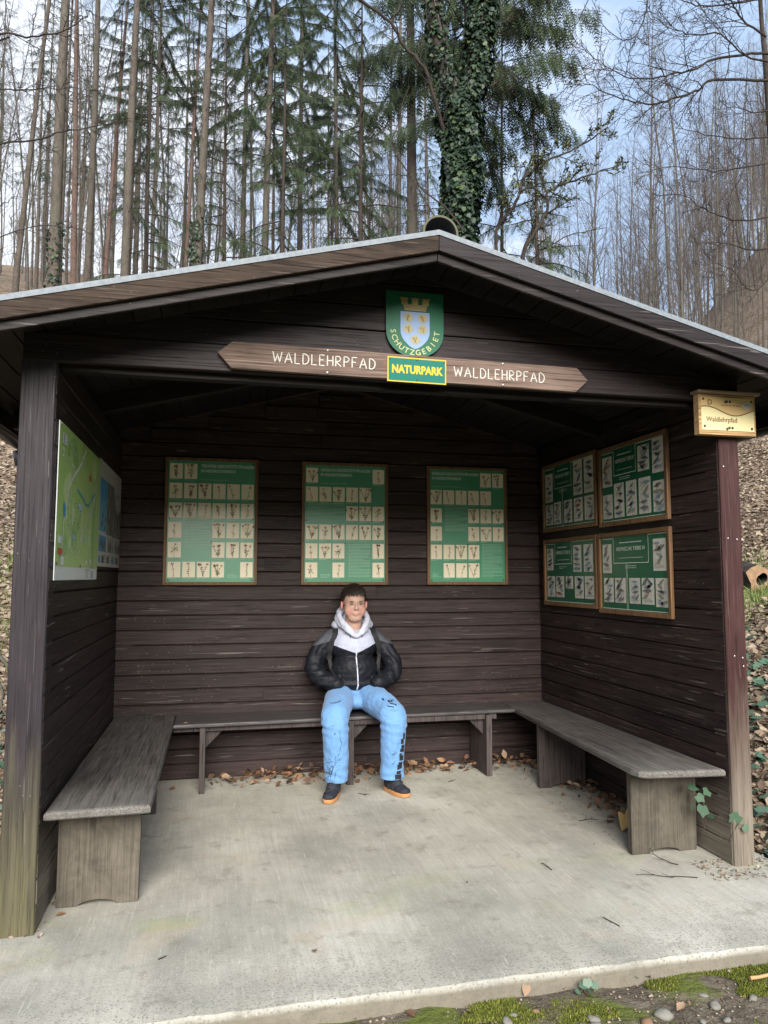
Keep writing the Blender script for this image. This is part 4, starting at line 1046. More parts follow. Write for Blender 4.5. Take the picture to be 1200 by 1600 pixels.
def build_person():
    mb = MB()
    # continuous body: head, neck, trunk, arms and legs
    mb.ell((HX, HY+.012, HZ+.028), (.076, .092, .086), 28, 20)      # skull
    mb.ell((HX, HY-.020, HZ-.045), (.073, .068, .074), 24, 16)      # face
    mb.ell((HX, HY-.034, HZ-.100), (.050, .044, .036), 20, 14)      # chin
    for s in (-1, 1):
        mb.ell((HX+s*.036, HY-.042, HZ-.055), (.038, .034, .042), 16, 12)   # cheeks
        mb.ell((HX+s*.084, HY+.008, HZ-.020), (.010, .017, .030), 12, 10, Matrix.Rotation(s*.25, 3, 'Z'))   # ears
        mb.ell((HX+s*.088, HY+.002, HZ-.008), (.007, .013, .016), 10, 8)
        capsule(mb, [(HX, HY-.080, HZ+.002), (HX, HY-.098, HZ-.038)], [.007, .0125], 12)
    for s in (-1, 1): mb.ell((HX+s*.011, HY-.092, HZ-.043), (.0075, .009, .007), 10, 8)
    mb.ell((HX, HY-.0835, HZ-.073), (.021, .008, .0045), 14, 8); mb.ell((HX, HY-.081, HZ-.0825), (.017, .009, .0055), 14, 8)
    capsule(mb, [(HX, HY+.02, HZ-.07), (HX+.003, HY+.045, HZ-.20)], [.056, .060], 18)
    capsule(mb, [(1.717, 1.965, .93), (1.72, 1.965, .75), (1.72, 1.965, .58)], [.08, .085, .085], 18)
    for s in (-1, 1):
        capsule(mb, [(1.717+s*.13, 1.96, .94), (1.717+s*.212, 1.955, .875), (1.72+s*.275, 1.93, .75), (1.72+s*.165, 1.86, .665)], [.036, .030, .026, .020], 12)
        kx = 1.525 if s < 0 else 1.895
        capsule(mb, [(1.72+s*.08, 1.93, .53), (kx, 1.51, .475), (kx+(.008 if s < 0 else 0), 1.545, .10)], [.075, .055, .036], 12)
    def shp(p, n):
        q = p.copy()
        # eye sockets, mouth line, philtrum
        for s in (-1, 1):
            q -= n*.0065*gauss(p, (HX+s*.031, HY-.088, HZ-.010), (.017, .03, .0095))
            q += n*.0025*gauss(p, (HX+s*.031, HY-.088, HZ+.006), (.018, .03, .005))
        q -= n*.0045*gauss(p, (HX, HY-.098, HZ-.0775), (.026, .02, .0026))
        return q
    me = remesh(mb, .0040, 9, .5, shp)
    co = np.empty(len(me.vertices)*3, np.float32); me.vertices.foreach_get('co', co); co = co.reshape(-1, 3)
    bl_ = np.zeros(len(co))
    for s in (-1, 1): bl_ += .75*np.exp(-((co[:, 0]-HX-s*.046)/.022)**2-((co[:, 2]-HZ+.058)/.026)**2)*(co[:, 1] < HY)
    bl_ += .9*np.exp(-((co[:, 0]-HX)/.024)**2-((co[:, 2]-HZ+.078)/.006)**2)*(co[:, 1] < HY-.06)
    bl_ += .3*np.exp(-((co[:, 0]-HX)/.012)**2-((co[:, 2]-HZ+.045)/.012)**2)*(co[:, 1] < HY-.06)
    bl_ += .8*(np.abs(co[:, 0]-HX) > .079)*(co[:, 2] > HZ-.06)*(co[:, 2] < HZ+.03)
    a = me.attributes.new('blush', 'FLOAT', 'POINT'); a.data.foreach_set('value', np.clip(bl_, 0, 1).astype(np.float32))
    base = Vector((1.72, 1.55, 0)); me.transform(Matrix.Translation(-base))
    pe = link('person', me, SKIN); pe.location = base
    tag(pe, 'boy sitting in black and white hooded jacket and light blue sweatpants, hands in pockets', 'person')
    # ---- jacket
    mb = MB()
    mb.ell((1.718, 1.945, .885), (.165, .115, .13), 26, 18); mb.ell((1.72, 1.93, .72), (.168, .128, .14), 26, 18)
    mb.ell((1.72, 1.935, .635), (.170, .130, .060), 26, 14)
    mb.ell((1.716, 1.96, .965), (.135, .09, .075), 24, 14)
    for s in (-1, 1):
        e = (1.72+s*.278, 1.925, .750)
        capsule(mb, smooth_path([(1.717+s*.132, 1.962, .945), (1.717+s*.212, 1.955, .875), e, (1.72+s*.225, 1.86, .672), (1.72+s*.145, 1.802, .648)], 3), [.062, .063, .064, .065, .065, .065, .065, .065, .064, .062, .060, .057, .053][:13], 16, 2)
    def folds(p, n):
        q = p.copy(); s = 1 if p.x > 1.72 else -1
        ax = abs(p.x-1.72)
        # sleeve folds run round the arm, body folds hang from the chest
        w_ = min(1, max(0, (ax-.15)/.06))
        f = math.sin(p.z*70+ax*45+7*mnoise.noise(p*7)) if w_ > 0 else 0
        q += n*(.0035*w_*f+.006*mnoise.noise(Vector((p.x*9, p.y*9, p.z*17)))+.003*mnoise.noise(Vector((p.x*22, p.y*20, p.z*42))))
        g = abs(p.z-.615)
        if g < .02: q -= n*.006*(1-g/.02)
        return q
    # hem cut flat under the belly
    me = remesh(mb, .0062, 3, .5, folds)
    co = np.array([v.co for v in me.vertices]); ax = np.abs(co[:, 0]-1.72)
    yoke = np.minimum(co[:, 2]-(.842+.40*ax+.04*(co[:, 0]-1.72)), .170+.10*(co[:, 2]-.9)-ax-.6*np.maximum(0, co[:, 2]-.93))*np.where(co[:, 1] < 1.99, 1, 1)
    yoke = np.minimum(yoke, .165-ax)
    grey = np.minimum(co[:, 2]-(1.02-.62*ax), 1.)
    grey = co[:, 2]-(.915-.30*(ax-.20))
    for nm, arr in (('yoke', yoke), ('grey', grey)):
        a = me.attributes.new(nm, 'FLOAT', 'POINT'); a.data.foreach_set('value', arr.astype(np.float32))
    jb = BVHTree.FromPolygons([v.co.copy() for v in me.vertices], [tuple(p.vertices) for p in me.polygons])
    jo = place_mesh('jacket', me, JKT, pe)
    def onsurf(bvh, x, z, lift, d=(0, 1, 0), y0=1.0):
        h = bvh.ray_cast(Vector((x, y0, z)), Vector(d))
        return None if h[0] is None else h[0]-Vector(d)*lift
    # zip
    mb = MB(); P_ = [onsurf(jb, 1.7225+.004*math.sin(z*22), z, .0015) for z in np.linspace(.594, .985, 40)]
    P_ = [p for p in P_ if p is not None]; mb.tube(P_, .0052, 6, flat=.5); mb.build('zip', ZIP, pe, smooth=True)
    # slanted pocket welts where the hands go in
    mb = MB()
    for s in (-1, 1):
        P_ = [onsurf(jb, 1.72+s*(.085+.045*t), .70-.085*t, .001) for t in np.linspace(0, 1, 9)]; mb.tube([p for p in P_ if p is not None], .0045, 6, flat=.6)
    mb.build('pocket_welt', STRAP, pe, smooth=True)
    # hood: folded cloth round the neck
    mb = MB()
    for r_, dz, dy, xr in ((.019, 0, 0, 1.04), (.020, -.016, .020, 1.14), (.016, .012, .024, 1.06)):
        hp = smooth_path([(1.719, 1.830, .955+dz*.3), (1.668, 1.832, 1.008+dz), (HX-.080*xr, 1.866+dy, 1.050+dz), (HX-.094*xr, 1.925+dy, 1.095+dz), (HX-.062, 1.985+dy, 1.125+dz), (HX, 2.005+dy, 1.120+dz), (HX+.062, 1.985+dy, 1.120+dz), (HX+.092*xr, 1.925+dy, 1.087+dz), (HX+.080*xr, 1.866+dy, 1.042+dz), (1.764, 1.832, 1.004+dz), (1.722, 1.830, .955+dz*.3)], 5)
        n_ = len(hp); mb.tube(hp, [r_*(.45+.75*math.sin(math.pi*i/(n_-1))**.5) for i in range(n_)], 12, flat=1.0)
    for s in (-1, 1): mb.ell((HX+s*.105, 1.955, 1.035), (.045, .05, .032), 16, 10, Matrix.Rotation(s*.5, 3, 'Y'))
    mb.ell((HX, 2.01, 1.06), (.11, .045, .06), 18, 12)
    def hf(p, n): return p+n*(.004*mnoise.noise(p*18)+.002*mnoise.noise(p*50))
    me = remesh(mb, .0055, 6, .5, hf)
    HOOD = flat('white hood cloth', (.50, .52, .62), .65)
    place_mesh('hood', me, HOOD, pe)
    mb = MB()
    for s in (-1, 1):
        mb.tube([p for p in [onsurf(jb, 1.72+s*(.048-.001*i), 1.0-.007*i, .004) for i in range(9)] if p], .0022, 5)
    mb.build('drawstring', STRAP, pe)
    # ---- trousers
    mb = MB()
    for s in (-1, 1):
        kx = 1.525 if s < 0 else 1.893; hx = 1.72+s*.082
        ax_ = 1.538 if s < 0 else 1.893
        capsule(mb, smooth_path([(hx, 1.955, .545), (hx+(kx-hx)*.5, 1.74, .528), (kx, 1.512, .485), (kx, 1.485, .40), (kx*.5+ax_*.5, 1.505, .26), (ax_, 1.525, .135)], 2), [.100, .099, .096, .090, .088, .086, .083, .080, .078, .076, .073], 18, 3)
        mb.tube([(ax_, 1.525, .16), (ax_+.001, 1.527, .093)], [.074, .075], 22)
    mb.ell((1.72, 1.94, .545), (.165, .13, .075), 24, 14); mb.ell((1.72, 1.86, .525), (.10, .10, .06), 18, 12)
    def pf(p, n):
        q = p.copy()
        k = max(0, 1-abs(p.z-.43)/.09)*max(0, 1-abs(p.y-1.50)/.16)
        lo = min(1, max(0, (.30-p.z)/.15))
        q += n*(.006*mnoise.noise(Vector((p.x*10, p.y*10, p.z*7)))+.004*k*math.sin(p.z*130+p.x*30)+.0035*mnoise.noise(p*26)+.0025*lo*math.sin(p.z*75+p.x*25+6*mnoise.noise(p*8)))
        cr = gauss(p, (1.72, 1.80, .56), (.02, .1, .06)); q -= n*.012*cr
        if p.z < .100: q.z = max(p.z, .088)
        return q
    me = remesh(mb, .0062, 3, .5, pf)
    tb_ = BVHTree.FromPolygons([v.co.copy() for v in me.vertices], [tuple(p.vertices) for p in me.polygons])
    place_mesh('trousers', me, PNT, pe)
    # prints drawn on the trousers
    fd = Vector((-.02, 1, .0)).normalized()
    def draw(mb, pts, w_):
        P_ = []
        for i in range(len(pts)-1):
            for k in range(3):
                t = k/3; P_.append(onsurf(tb_, pts[i][0]*(1-t)+pts[i+1][0]*t, pts[i][1]*(1-t)+pts[i+1][1]*t, .0012, fd))
        P_.append(onsurf(tb_, pts[-1][0], pts[-1][1], .0012, fd))
        P_ = [p for p in P_ if p is not None and p.y < 1.9]
        if len(P_) > 1: mb.tube(P_, w_/2, 4, flat=.5)
    def patch(mb, x0, x1, z0, z1, rot=0.):
        n = max(2, int((x1-x0)/.008)+1); m_ = max(2, int((z1-z0)/.008)+1); g = []
        for j in range(m_):
            for i in range(n):
                x = x0+(x1-x0)*i/(n-1); z = z0+(z1-z0)*j/(m_-1)+rot*(x-x0)
                g.append(onsurf(tb_, x, z, .0014, fd))
        for j in range(m_-1):
            for i in range(n-1):
                q = [g[j*n+i], g[j*n+i+1], g[(j+1)*n+i+1], g[(j+1)*n+i]]
                if all(p is not None for p in q) and max(p.y for p in q)-min(p.y for p in q) < .05: mb.poly(q)
    rn = random.Random(11)
    mb = MB()     # black block lettering down the right hand shin
    z = .10
    zz = [.10, .155, .165, .20, .235, .245, .285, .30, .335, .345, .38]
    for x0, x1, z0, z1 in ((1.905, 1.952, .098, .128), (1.915, 1.945, .130, .150), (1.918, 1.955, .158, .190), (1.925, 1.955, .186, .206), (1.930, 1.962, .215, .245), (1.928, 1.945, .240, .262), (1.932, 1.964, .270, .290), (1.940, 1.967, .288, .312), (1.936, 1.958, .318, .350), (1.952, 1.968, .345, .385)): patch(mb, x0, x1, z0, z1, rn.uniform(-.2, .2))
    mb.build('block_print', PRINT, pe)
    mb = MB()     # square print on the thigh
    for x0, x1, z0, z1 in ((1.850, 1.888, .572, .582), (1.850, 1.860, .552, .574), (1.866, 1.876, .556, .572), (1.880, 1.905, .560, .566), (1.892, 1.902, .566, .582), (1.860, 1.900, .546, .552), (1.906, 1.918, .552, .578)): patch(mb, x0, x1, z0, z1, -.15)
    mb.build('square_print', PRINT, pe)
    mb = MB()
    for i in range(16):
        q = math.pi*(1.0+1.0*i/16); draw(mb, [(1.878+.052*math.cos(q), .562+.036*math.sin(q)), (1.878+.052*math.cos(q+.06), .562+.036*math.sin(q+.06))], .003)
    draw(mb, [(1.87, .528), (1.89, .531), (1.925, .526)], .002); draw(mb, [(1.88, .521), (1.93, .523)], .002)
    for i in range(9): draw(mb, [(1.505+i*.008, .568+.0012*i), (1.510+i*.008, .574+.0012*i)], .004)
    draw(mb, [(1.475, .44), (1.49, .452), (1.520, .455)], .002); draw(mb, [(1.50, .455), (1.505, .435), (1.49, .43)], .002)
    draw(mb, [(1.515, .398), (1.515, .412)], .0035); draw(mb, [(1.508, .405), (1.522, .405)], .0035)
    draw(mb, [(1.545, .42), (1.552, .35), (1.562, .36), (1.55, .30)], .0022)
    for s_ in range(7):
        x, z = rn.uniform(1.485, 1.56), rn.uniform(.13, .33); pts = [(x, z)]
        for k in range(9): x += rn.uniform(-.016, .016); z += rn.uniform(-.022, .02); pts.append((min(1.585, max(1.478, x)), max(.11, z)))
        draw(mb, pts, .0022)
    draw(mb, [(1.50, .13), (1.515, .20), (1.53, .225), (1.52, .25), (1.545, .235), (1.555, .26)], .003); draw(mb, [(1.525, .12), (1.53, .17), (1.55, .185)], .0025)
    for s_ in range(5):
        x, z = rn.uniform(1.875, 1.91), rn.uniform(.18, .30); pts = [(x, z)]
        for k in range(7): x += rn.uniform(-.012, .012); z += rn.uniform(-.018, .014); pts.append((x, z))
        draw(mb, pts, .0018)
    for i in range(10): draw(mb, [(1.487+.002*i, .31-.012*i), (1.494+.002*i, .304-.012*i)], .0022)
    mb.build('scribble_print', PRINT, pe)
    # ---- shoes
    for s, heel, toe in ((-1, (1.552, 1.590), (1.462, 1.372)), (1, (1.872, 1.590), (1.958, 1.392))):
        hx, hy = heel; d = Vector((toe[0]-hx, toe[1]-hy, 0)); L = d.length; d.normalize(); sd_ = Vector((-d.y, d.x, 0))
        def P(a, b, z): return (hx+d.x*a*L+sd_.x*b, hy+d.y*a*L+sd_.y*b, z)
        out_ = []
        for i in range(28):
            q = 2*math.pi*i/28; a = .5-.56*math.cos(q); wd = (.034+.012*sstep(.2, .75, a))*abs(math.sin(q))**.62*(1 if math.sin(q) > 0 else -1)
            out_.append((float(a), float(wd)))
        mb = MB(); lv = [(0.001, .94), (.005, 1.0), (.022, 1.02), (.027, .99)]
        rings = [[P(.5+(a-.5)*k, b*k, z+(.010*max(0, a-.85) if z < .01 else 0)) for a, b in out_] for z, k in lv]
        vs = [p for r in rings for p in r]; n_ = 28; fs = [tuple(range(n_))[::-1], tuple(range(3*n_, 4*n_))]
        for i in range(3):
            for j in range(n_): fs.append((i*n_+j, i*n_+(j+1) % n_, (i+1)*n_+(j+1) % n_, (i+1)*n_+j))
        mb.raw(vs, fs); off_ = None
        so_ = None
        up = MB()
        up.ell(P(.72, 0, .038), (.044, .044, .028), 18, 12); up.ell(P(.88, 0, .035), (.040, .036, .024), 18, 12); up.ell(P(.30, 0, .045), (.040, .040, .042), 18, 12); up.ell(P(.5, 0, .045), (.041, .042, .038), 18, 12)
        capsule(up, [P(.55, 0, .06), P(.32, 0, .088)], [.036, .040], 16); capsule(up, [P(.12, 0, .045), P(.15, 0, .088)], [.032, .034], 14); capsule(up, [P(.15, 0, .08), P(.3, 0, .092)], [.034, .036], 14)
        up.tube([P(.22, 0, .08), P(.24, 0, .118)], [.040, .038], 16)
        def sf(p, n):
            q = p+n*.0015*mnoise.noise(p*60)
            if q.z < .02: q.z = .02
            return q
        me = remesh(up, .0048, 3, .5, sf)
        sb = BVHTree.FromPolygons([v.co.copy() for v in me.vertices], [tuple(p.vertices) for p in me.polygons])
        sho = place_mesh('shoe', me, SHOE, pe)
        so_ = mb.build('sole', SOLE, sho, smooth=False, bevel=.001)
        lc = MB()
        for i in range(5):
            a = .44+.085*i
            pts = []
            for b in np.linspace(-.020, .020, 5):
                h = sb.ray_cast(Vector(P(a+.05*(b/.02)*(1 if i % 2 else -1), b, .3)), Vector((0, 0, -1)))
                if h[0]: pts.append(h[0]+Vector((0, 0, .0015)))
            if len(pts) > 1: lc.tube(pts, .0026, 6)
        for b in (-1, 1): 
            c = Vector(P(.42, .004*b, .112)); lc.tube(smooth_path([c, c+sd_*.02*b+Vector((0, 0, -.002))-Vector((0, .012, 0)), c+sd_*.032*b-Vector((0, .02, .016)), c+sd_*.012*b-Vector((0, .010, .010))], 4), .002, 5)
        lc.build('laces', LACE, sho)
        st_ = MB()
        for sgn in (-1, 1):
            for i in range(3):
                pts = []
                for t in np.linspace(0, 1, 6):
                    a = .34+.09*i+.10*t; z = .030+.045*t
                    h = sb.ray_cast(Vector(P(a, sgn*.2, z)), -sd_*sgn)
                    if h[0]: pts.append(h[0]+sd_*sgn*.001)
                if len(pts) > 1: st_.tube(pts, .0025, 5)
        st_.build('seam', LACE, sho)
    # ---- eyes, brows, lips
    for s in (-1, 1):
        ex, ey, ez = HX+s*.0310, HY-.0765, HZ-.0105
        mb = MB(); mb.ell((ex, ey+.0015, ez), (.0125, .009, .0055), 16, 10); eb = mb.build('eye', flat('eye white', (.55, .50, .47), .25, nscale=5), pe, smooth=True)
        mb = MB(); mb.ell((ex+.0008, ey-.0062, ez), (.0050, .0020, .0048), 12, 8); mb.build('iris', flat('iris', (.03, .022, .018), .2), eb, smooth=True)
        mb = MB(); mb.tube(smooth_path([(ex-.0145, ey-.002, ez-.0005), (ex-.005, ey-.0100, ez+.0045), (ex+.005, ey-.0100, ez+.0045), (ex+.0145, ey-.002, ez+.0002)], 4), .0022, 6, flat=.8); mb.build('lashes', flat('lashes', (.07, .035, .028), .6), eb)
        mb = MB(); mb.tube(smooth_path([(ex-s*.014, ey-.011, ez+.0165), (ex, ey-.0105, ez+.0205), (ex+s*.017, ey-.003, ez+.0165)], 4), [.0016]+[.0026]*6+[.0012]*2, 6); mb.build('eyebrow', flat('eyebrow', (.15, .085, .06), .7), pe)
    # ---- hair: cap plus many short locks
    mb = MB(); cx, cy, cz = HX, HY+.016, HZ+.034
    def hairr(th, ph):
        return np.array([.0835*math.sin(th)*math.cos(ph), .099*math.sin(th)*math.sin(ph), .093*math.cos(th)])
    n_, m_ = 48, 20; V = []
    def limit(ph):     # how far down the cap reaches: forehead line in front (ph=-90deg), nape behind
        f = math.sin(ph)
        return 1.30 if f < -.72 else (1.30+(f+.72)/.5*.60 if f < -.22 else 1.95)
    for i in range(m_+1):
        for k in range(n_):
            ph = 2*math.pi*k/n_; th = limit(ph)*i/m_
            r_ = 1+.025*mnoise.noise(Vector((math.cos(ph)*4, math.sin(ph)*4, th*4)))-.06*max(0, i/m_-.85)/.15
            V.append(tuple(np.array([cx, cy, cz])+hairr(th, ph)*r_))
    F = [(i*n_+k, (i+1)*n_+k, (i+1)*n_+(k+1) % n_, i*n_+(k+1) % n_) for i in range(m_) for k in range(n_)]
    mb.raw(V, F)
    rn = random.Random(2)
    for i in range(1500):
        ph = rn.uniform(0, 2*math.pi); th = limit(ph)*rn.random()**.6
        p = np.array([cx, cy, cz])+hairr(th, ph)*1.0
        nn = hairr(th, ph); nn /= np.linalg.norm(nn)
        dn = np.array([rn.uniform(-.5, .5), -.75 if p[1] < cy+.03 else rn.uniform(-.3, .6), -.25 if th < .7 else -1.0]); dn -= nn*np.dot(dn, nn); dn /= np.linalg.norm(dn)+1e-6
        L = rn.uniform(.014, .026)*(.6 if th > 1.2 and math.sin(ph) > -.7 else 1)
        if math.sin(ph) < -.70 and th > 1.0: L *= 1.25
        a = p+nn*.001; b = p+dn*L*.5+nn*.0045; c = p+dn*L+nn*.001
        mb.tube([a, b, c], [.0018, .0016, .0004], 4, cap=False)
    mb.build('hair', HAIR, pe, smooth=True)
    # ---- backpack, worn
    bp = thing('backpack', 'black backpack worn on the sitting boy, seen as two shoulder straps', 'backpack', (1.72, 2.06, .62))
    mb = MB(); mb.ell((1.72, 2.060, .80), (.13, .04, .19), 20, 14); me = remesh(mb, .01, 2); place_mesh('bag', me, STRAP, bp)
    for s in (-1, 1):
        mb = MB(); pts = []
        for z in np.linspace(.70, 1.0, 26):
            x = 1.72+s*(.176-.045*sstep(.85, 1.0, z)-.02*(1-sstep(.70, .80, z)))
            p = onsurf(jb, x, z, .004)
            if p is not None: pts.append(p)
        pts = [Vector(q) for q in (lambda A: [A[0]]+[(A[i-1]+A[i]*2+A[i+1])/4 for i in range(1, len(A)-1)]+[A[-1]])(np.array([tuple(q) for q in pts]))]
        pts = [Vector(q) for q in (lambda A: [A[0]]+[(A[i-1]+A[i]*2+A[i+1])/4 for i in range(1, len(A)-1)]+[A[-1]])(np.array([tuple(q) for q in pts]))]
        top = pts[-1]; pts += [Vector((top.x-s*.006, top.y+.05, top.z+.018)), Vector((top.x-s*.01, top.y+.12, top.z-.01)), Vector((top.x-s*.03, 2.07, top.z-.06))]
        mb2 = MB(); Pn = [np.array(p) for p in pts]
        # flat ribbon about 4 cm wide
        for i in range(len(Pn)-1):
            w0 = .019 if Pn[i][2] > .80 or i > 20 else .012
            a, b = Pn[i], Pn[i+1]; t = b-a; t /= np.linalg.norm(t); side = np.array([1., 0, 0]); side = side-t*np.dot(side, t); side /= np.linalg.norm(side)
            nrm = np.cross(side, t)*.8+np.array([0, 0, .0])
            mb2.prism([a-side*w0, a+side*w0, a+side*w0+nrm*.006, a-side*w0+nrm*.006], [b-side*w0, b+side*w0, b+side*w0+nrm*.006, b-side*w0+nrm*.006])
        mb2.build('strap', STRAP, bp)
build_person()

# ------------------------------------------------------------------ trees
class TB:       # batch of tubes, vectorised
    def __init__(s): s.g = {}; s.extra = []
    def add(s, P, r, n=3, mi=0): s.g.setdefault((len(P), n, mi), []).append((np.asarray(P, float), np.asarray(r, float)))
    def arrays(s):
        Vs = []; Fs = []; Ms = []; base = 0
        for (k, n, mi), L in s.g.items():
            P = np.stack([p for p, _ in L]); Rr = np.stack([r for _, r in L]); m = len(L)
            T = np.gradient(P, axis=1); T /= np.linalg.norm(T, axis=2, keepdims=True)+1e-9
            mt_ = T.mean(1); ref = np.where(np.abs(mt_[:, 2:3]) > .85*np.linalg.norm(mt_, axis=1, keepdims=True), np.array([[1., .1, 0]]), np.array([[0, .1, 1.]]))
            A = np.cross(T, ref[:, None, :]); A /= np.linalg.norm(A, axis=2, keepdims=True)+1e-9; B = np.cross(T, A)
            q = np.arange(n)*2*math.pi/n
            ring = P[:, :, None, :]+Rr[:, :, None, None]*(np.cos(q)[None, None, :, None]*A[:, :, None, :]+np.sin(q)[None, None, :, None]*B[:, :, None, :])
            Vs.append(ring.reshape(-1, 3))
            i, j, l = np.meshgrid(np.arange(m), np.arange(k-1), np.arange(n), indexing='ij')
            a = base+(i*k+j)*n+l; b = base+(i*k+j)*n+(l+1) % n
            Fs.append(np.stack([a, b, b+n, a+n], -1).reshape(-1, 4)); Ms.append(np.full(m*(k-1)*n, mi)); base += m*k*n
        return np.concatenate(Vs), np.concatenate(Fs), np.concatenate(Ms)
    def mesh(s, name): V, F, Mi = s.arrays(); return npmesh(name, V, F, mi=Mi, smooth=True)
def rotz(a): c, s = math.cos(a), math.sin(a); return np.array([[c, -s, 0], [s, c, 0], [0, 0, 1]])
def branch(rng, p, d, L, k, wob, up):
    P = [p]; d = d/np.linalg.norm(d)
    for i in range(k-1):
        d = d+rng.normal(0, wob, 3)+np.array([0, 0, up/(k-1)]); d /= np.linalg.norm(d); P.append(P[-1]+d*L/(k-1))
    return np.array(P)
def subs(tb, rng, P, r, L, depth, n, wob=.12, up=.25, rmin=.0022, ang=.8, start=.15, k=4, mi=0):
    # side shoots on a branch polyline
    cum = np.linspace(0, 1, len(P)); az = rng.uniform(0, 6.28)
    for i in range(n):
        t = start+(1-start)*(i+rng.random())/n; f = t*(len(P)-1); a = int(min(f, len(P)-2)); p = P[a]*(1-(f-a))+P[a+1]*(f-a); d0 = P[a+1]-P[a]; d0 /= np.linalg.norm(d0)+1e-9
        az += 2.4; x = np.cross(d0, [.1, .2, 1.]); x /= np.linalg.norm(x)+1e-9; y = np.cross(d0, x)
        q = ang*rng.uniform(.7, 1.25); d = d0*math.cos(q)+(x*math.cos(az)+y*math.sin(az))*math.sin(q)
        l = L*(1-.55*t)*rng.uniform(.6, 1.2); rr = max(rmin, r*(1-.6*t)*.55)
        B = branch(rng, p, d, l, k, wob, up); tb.add(B, np.linspace(rr, max(rmin*.6, rr*.35), k), 3 if rr < .03 else 5, mi)
        if depth > 0: subs(tb, rng, B, rr, l*.55, depth-1, max(2, int(n*.62)), wob, up, rmin, ang, .2, max(3, k-1), mi)
def trunk_poly(rng, H, lean=(0, 0), wob=.006, n=14):
    P = [np.zeros(3)]; d = np.array([lean[0], lean[1], 1.])
    for i in range(n-1): d = d+np.array([rng.normal(0, wob), rng.normal(0, wob), 0]); P.append(P[-1]+d*H/(n-1))
    P = np.array(P); P[0, 2] -= .6; return P
def at_t(P, t): f = t*(len(P)-1); a = int(min(f, len(P)-2)); return P[a]*(1-(f-a))+P[a+1]*(f-a)
def bare_tree_mesh(seed, H, r0, cs, nl, spread, depth=2, nsub=7, elev=(.5, 1.1), lean=(0, 0), rmin=.004, wob=.02):
    rng = np.random.default_rng(seed); P = trunk_poly(rng, H, lean, wob)
    tt = np.linspace(0, 1, len(P)); rad = r0*(1-tt*.86); rad[0] *= 1.35; t0 = TB(); t0.add(P, rad, 9)
    tb = TB(); az = rng.uniform(0, 6)
    for i in range(nl):
        u = (i+rng.random())/nl; t = cs+(1-cs)*u; p = at_t(P, min(t, .995)); az += 2.4+rng.normal(0, .4); e = rng.uniform(*elev)
        d = np.array([math.cos(az)*math.cos(e), math.sin(az)*math.cos(e), math.sin(e)]); L = spread*H*(1-.72*u)*rng.uniform(.65, 1.15)
        r_ = r0*(1-.86*t)*rng.uniform(.3, .5); B = branch(rng, p, d, L, 6, .07, .35); tb.add(B, np.linspace(r_, max(rmin, r_*.25), 6), 5)
        subs(tb, rng, B, r_, L*.5, depth-1, nsub, rmin=rmin, up=.3)
    return t0.mesh('trunk'), tb.mesh('crown')
# needle spray template: strip with side fingers
def spray(rng):
    T = []; 
    def tri(a, b, c): T.append([a, b, c])
    tri((-.012, 0, 0), (.012, 0, 0), (0, 1, -.10))
    for i in range(6):
        y = .08+.14*i; l = .30*(1-.10*i)
        for s in (-1, 1): tri((0, y-.02, 0), (0, y+.04, 0), (s*l*.75, y+l*.75, -.06-.05*rng.random()))
    return np.array(T)      # (n,3,3)
def scatter_tri(T, pos, rot, sc, rng):
    m = len(pos); n = len(T)
    V = np.einsum('mij,ntj->mnti', rot, T.reshape(n, 3, 3))*sc[:, None, None, None]+pos[:, None, None, :]
    V = V.reshape(-1, 3); F = np.arange(len(V)).reshape(-1, 3); var = np.repeat(rng.random(m), n); return V, F, var
def frames(d, rng, roll=1.):
    # rotation matrices whose +y axis follows d
    d = d/(np.linalg.norm(d, axis=1, keepdims=True)+1e-9); r_ = rng.normal(0, 1, d.shape)*roll+np.array([0, 0, 1.]); z = r_-d*(r_*d).sum(1, keepdims=True); z /= np.linalg.norm(z, axis=1, keepdims=True)+1e-9; x = np.cross(d, z)
    return np.stack([x, d, z], -1)
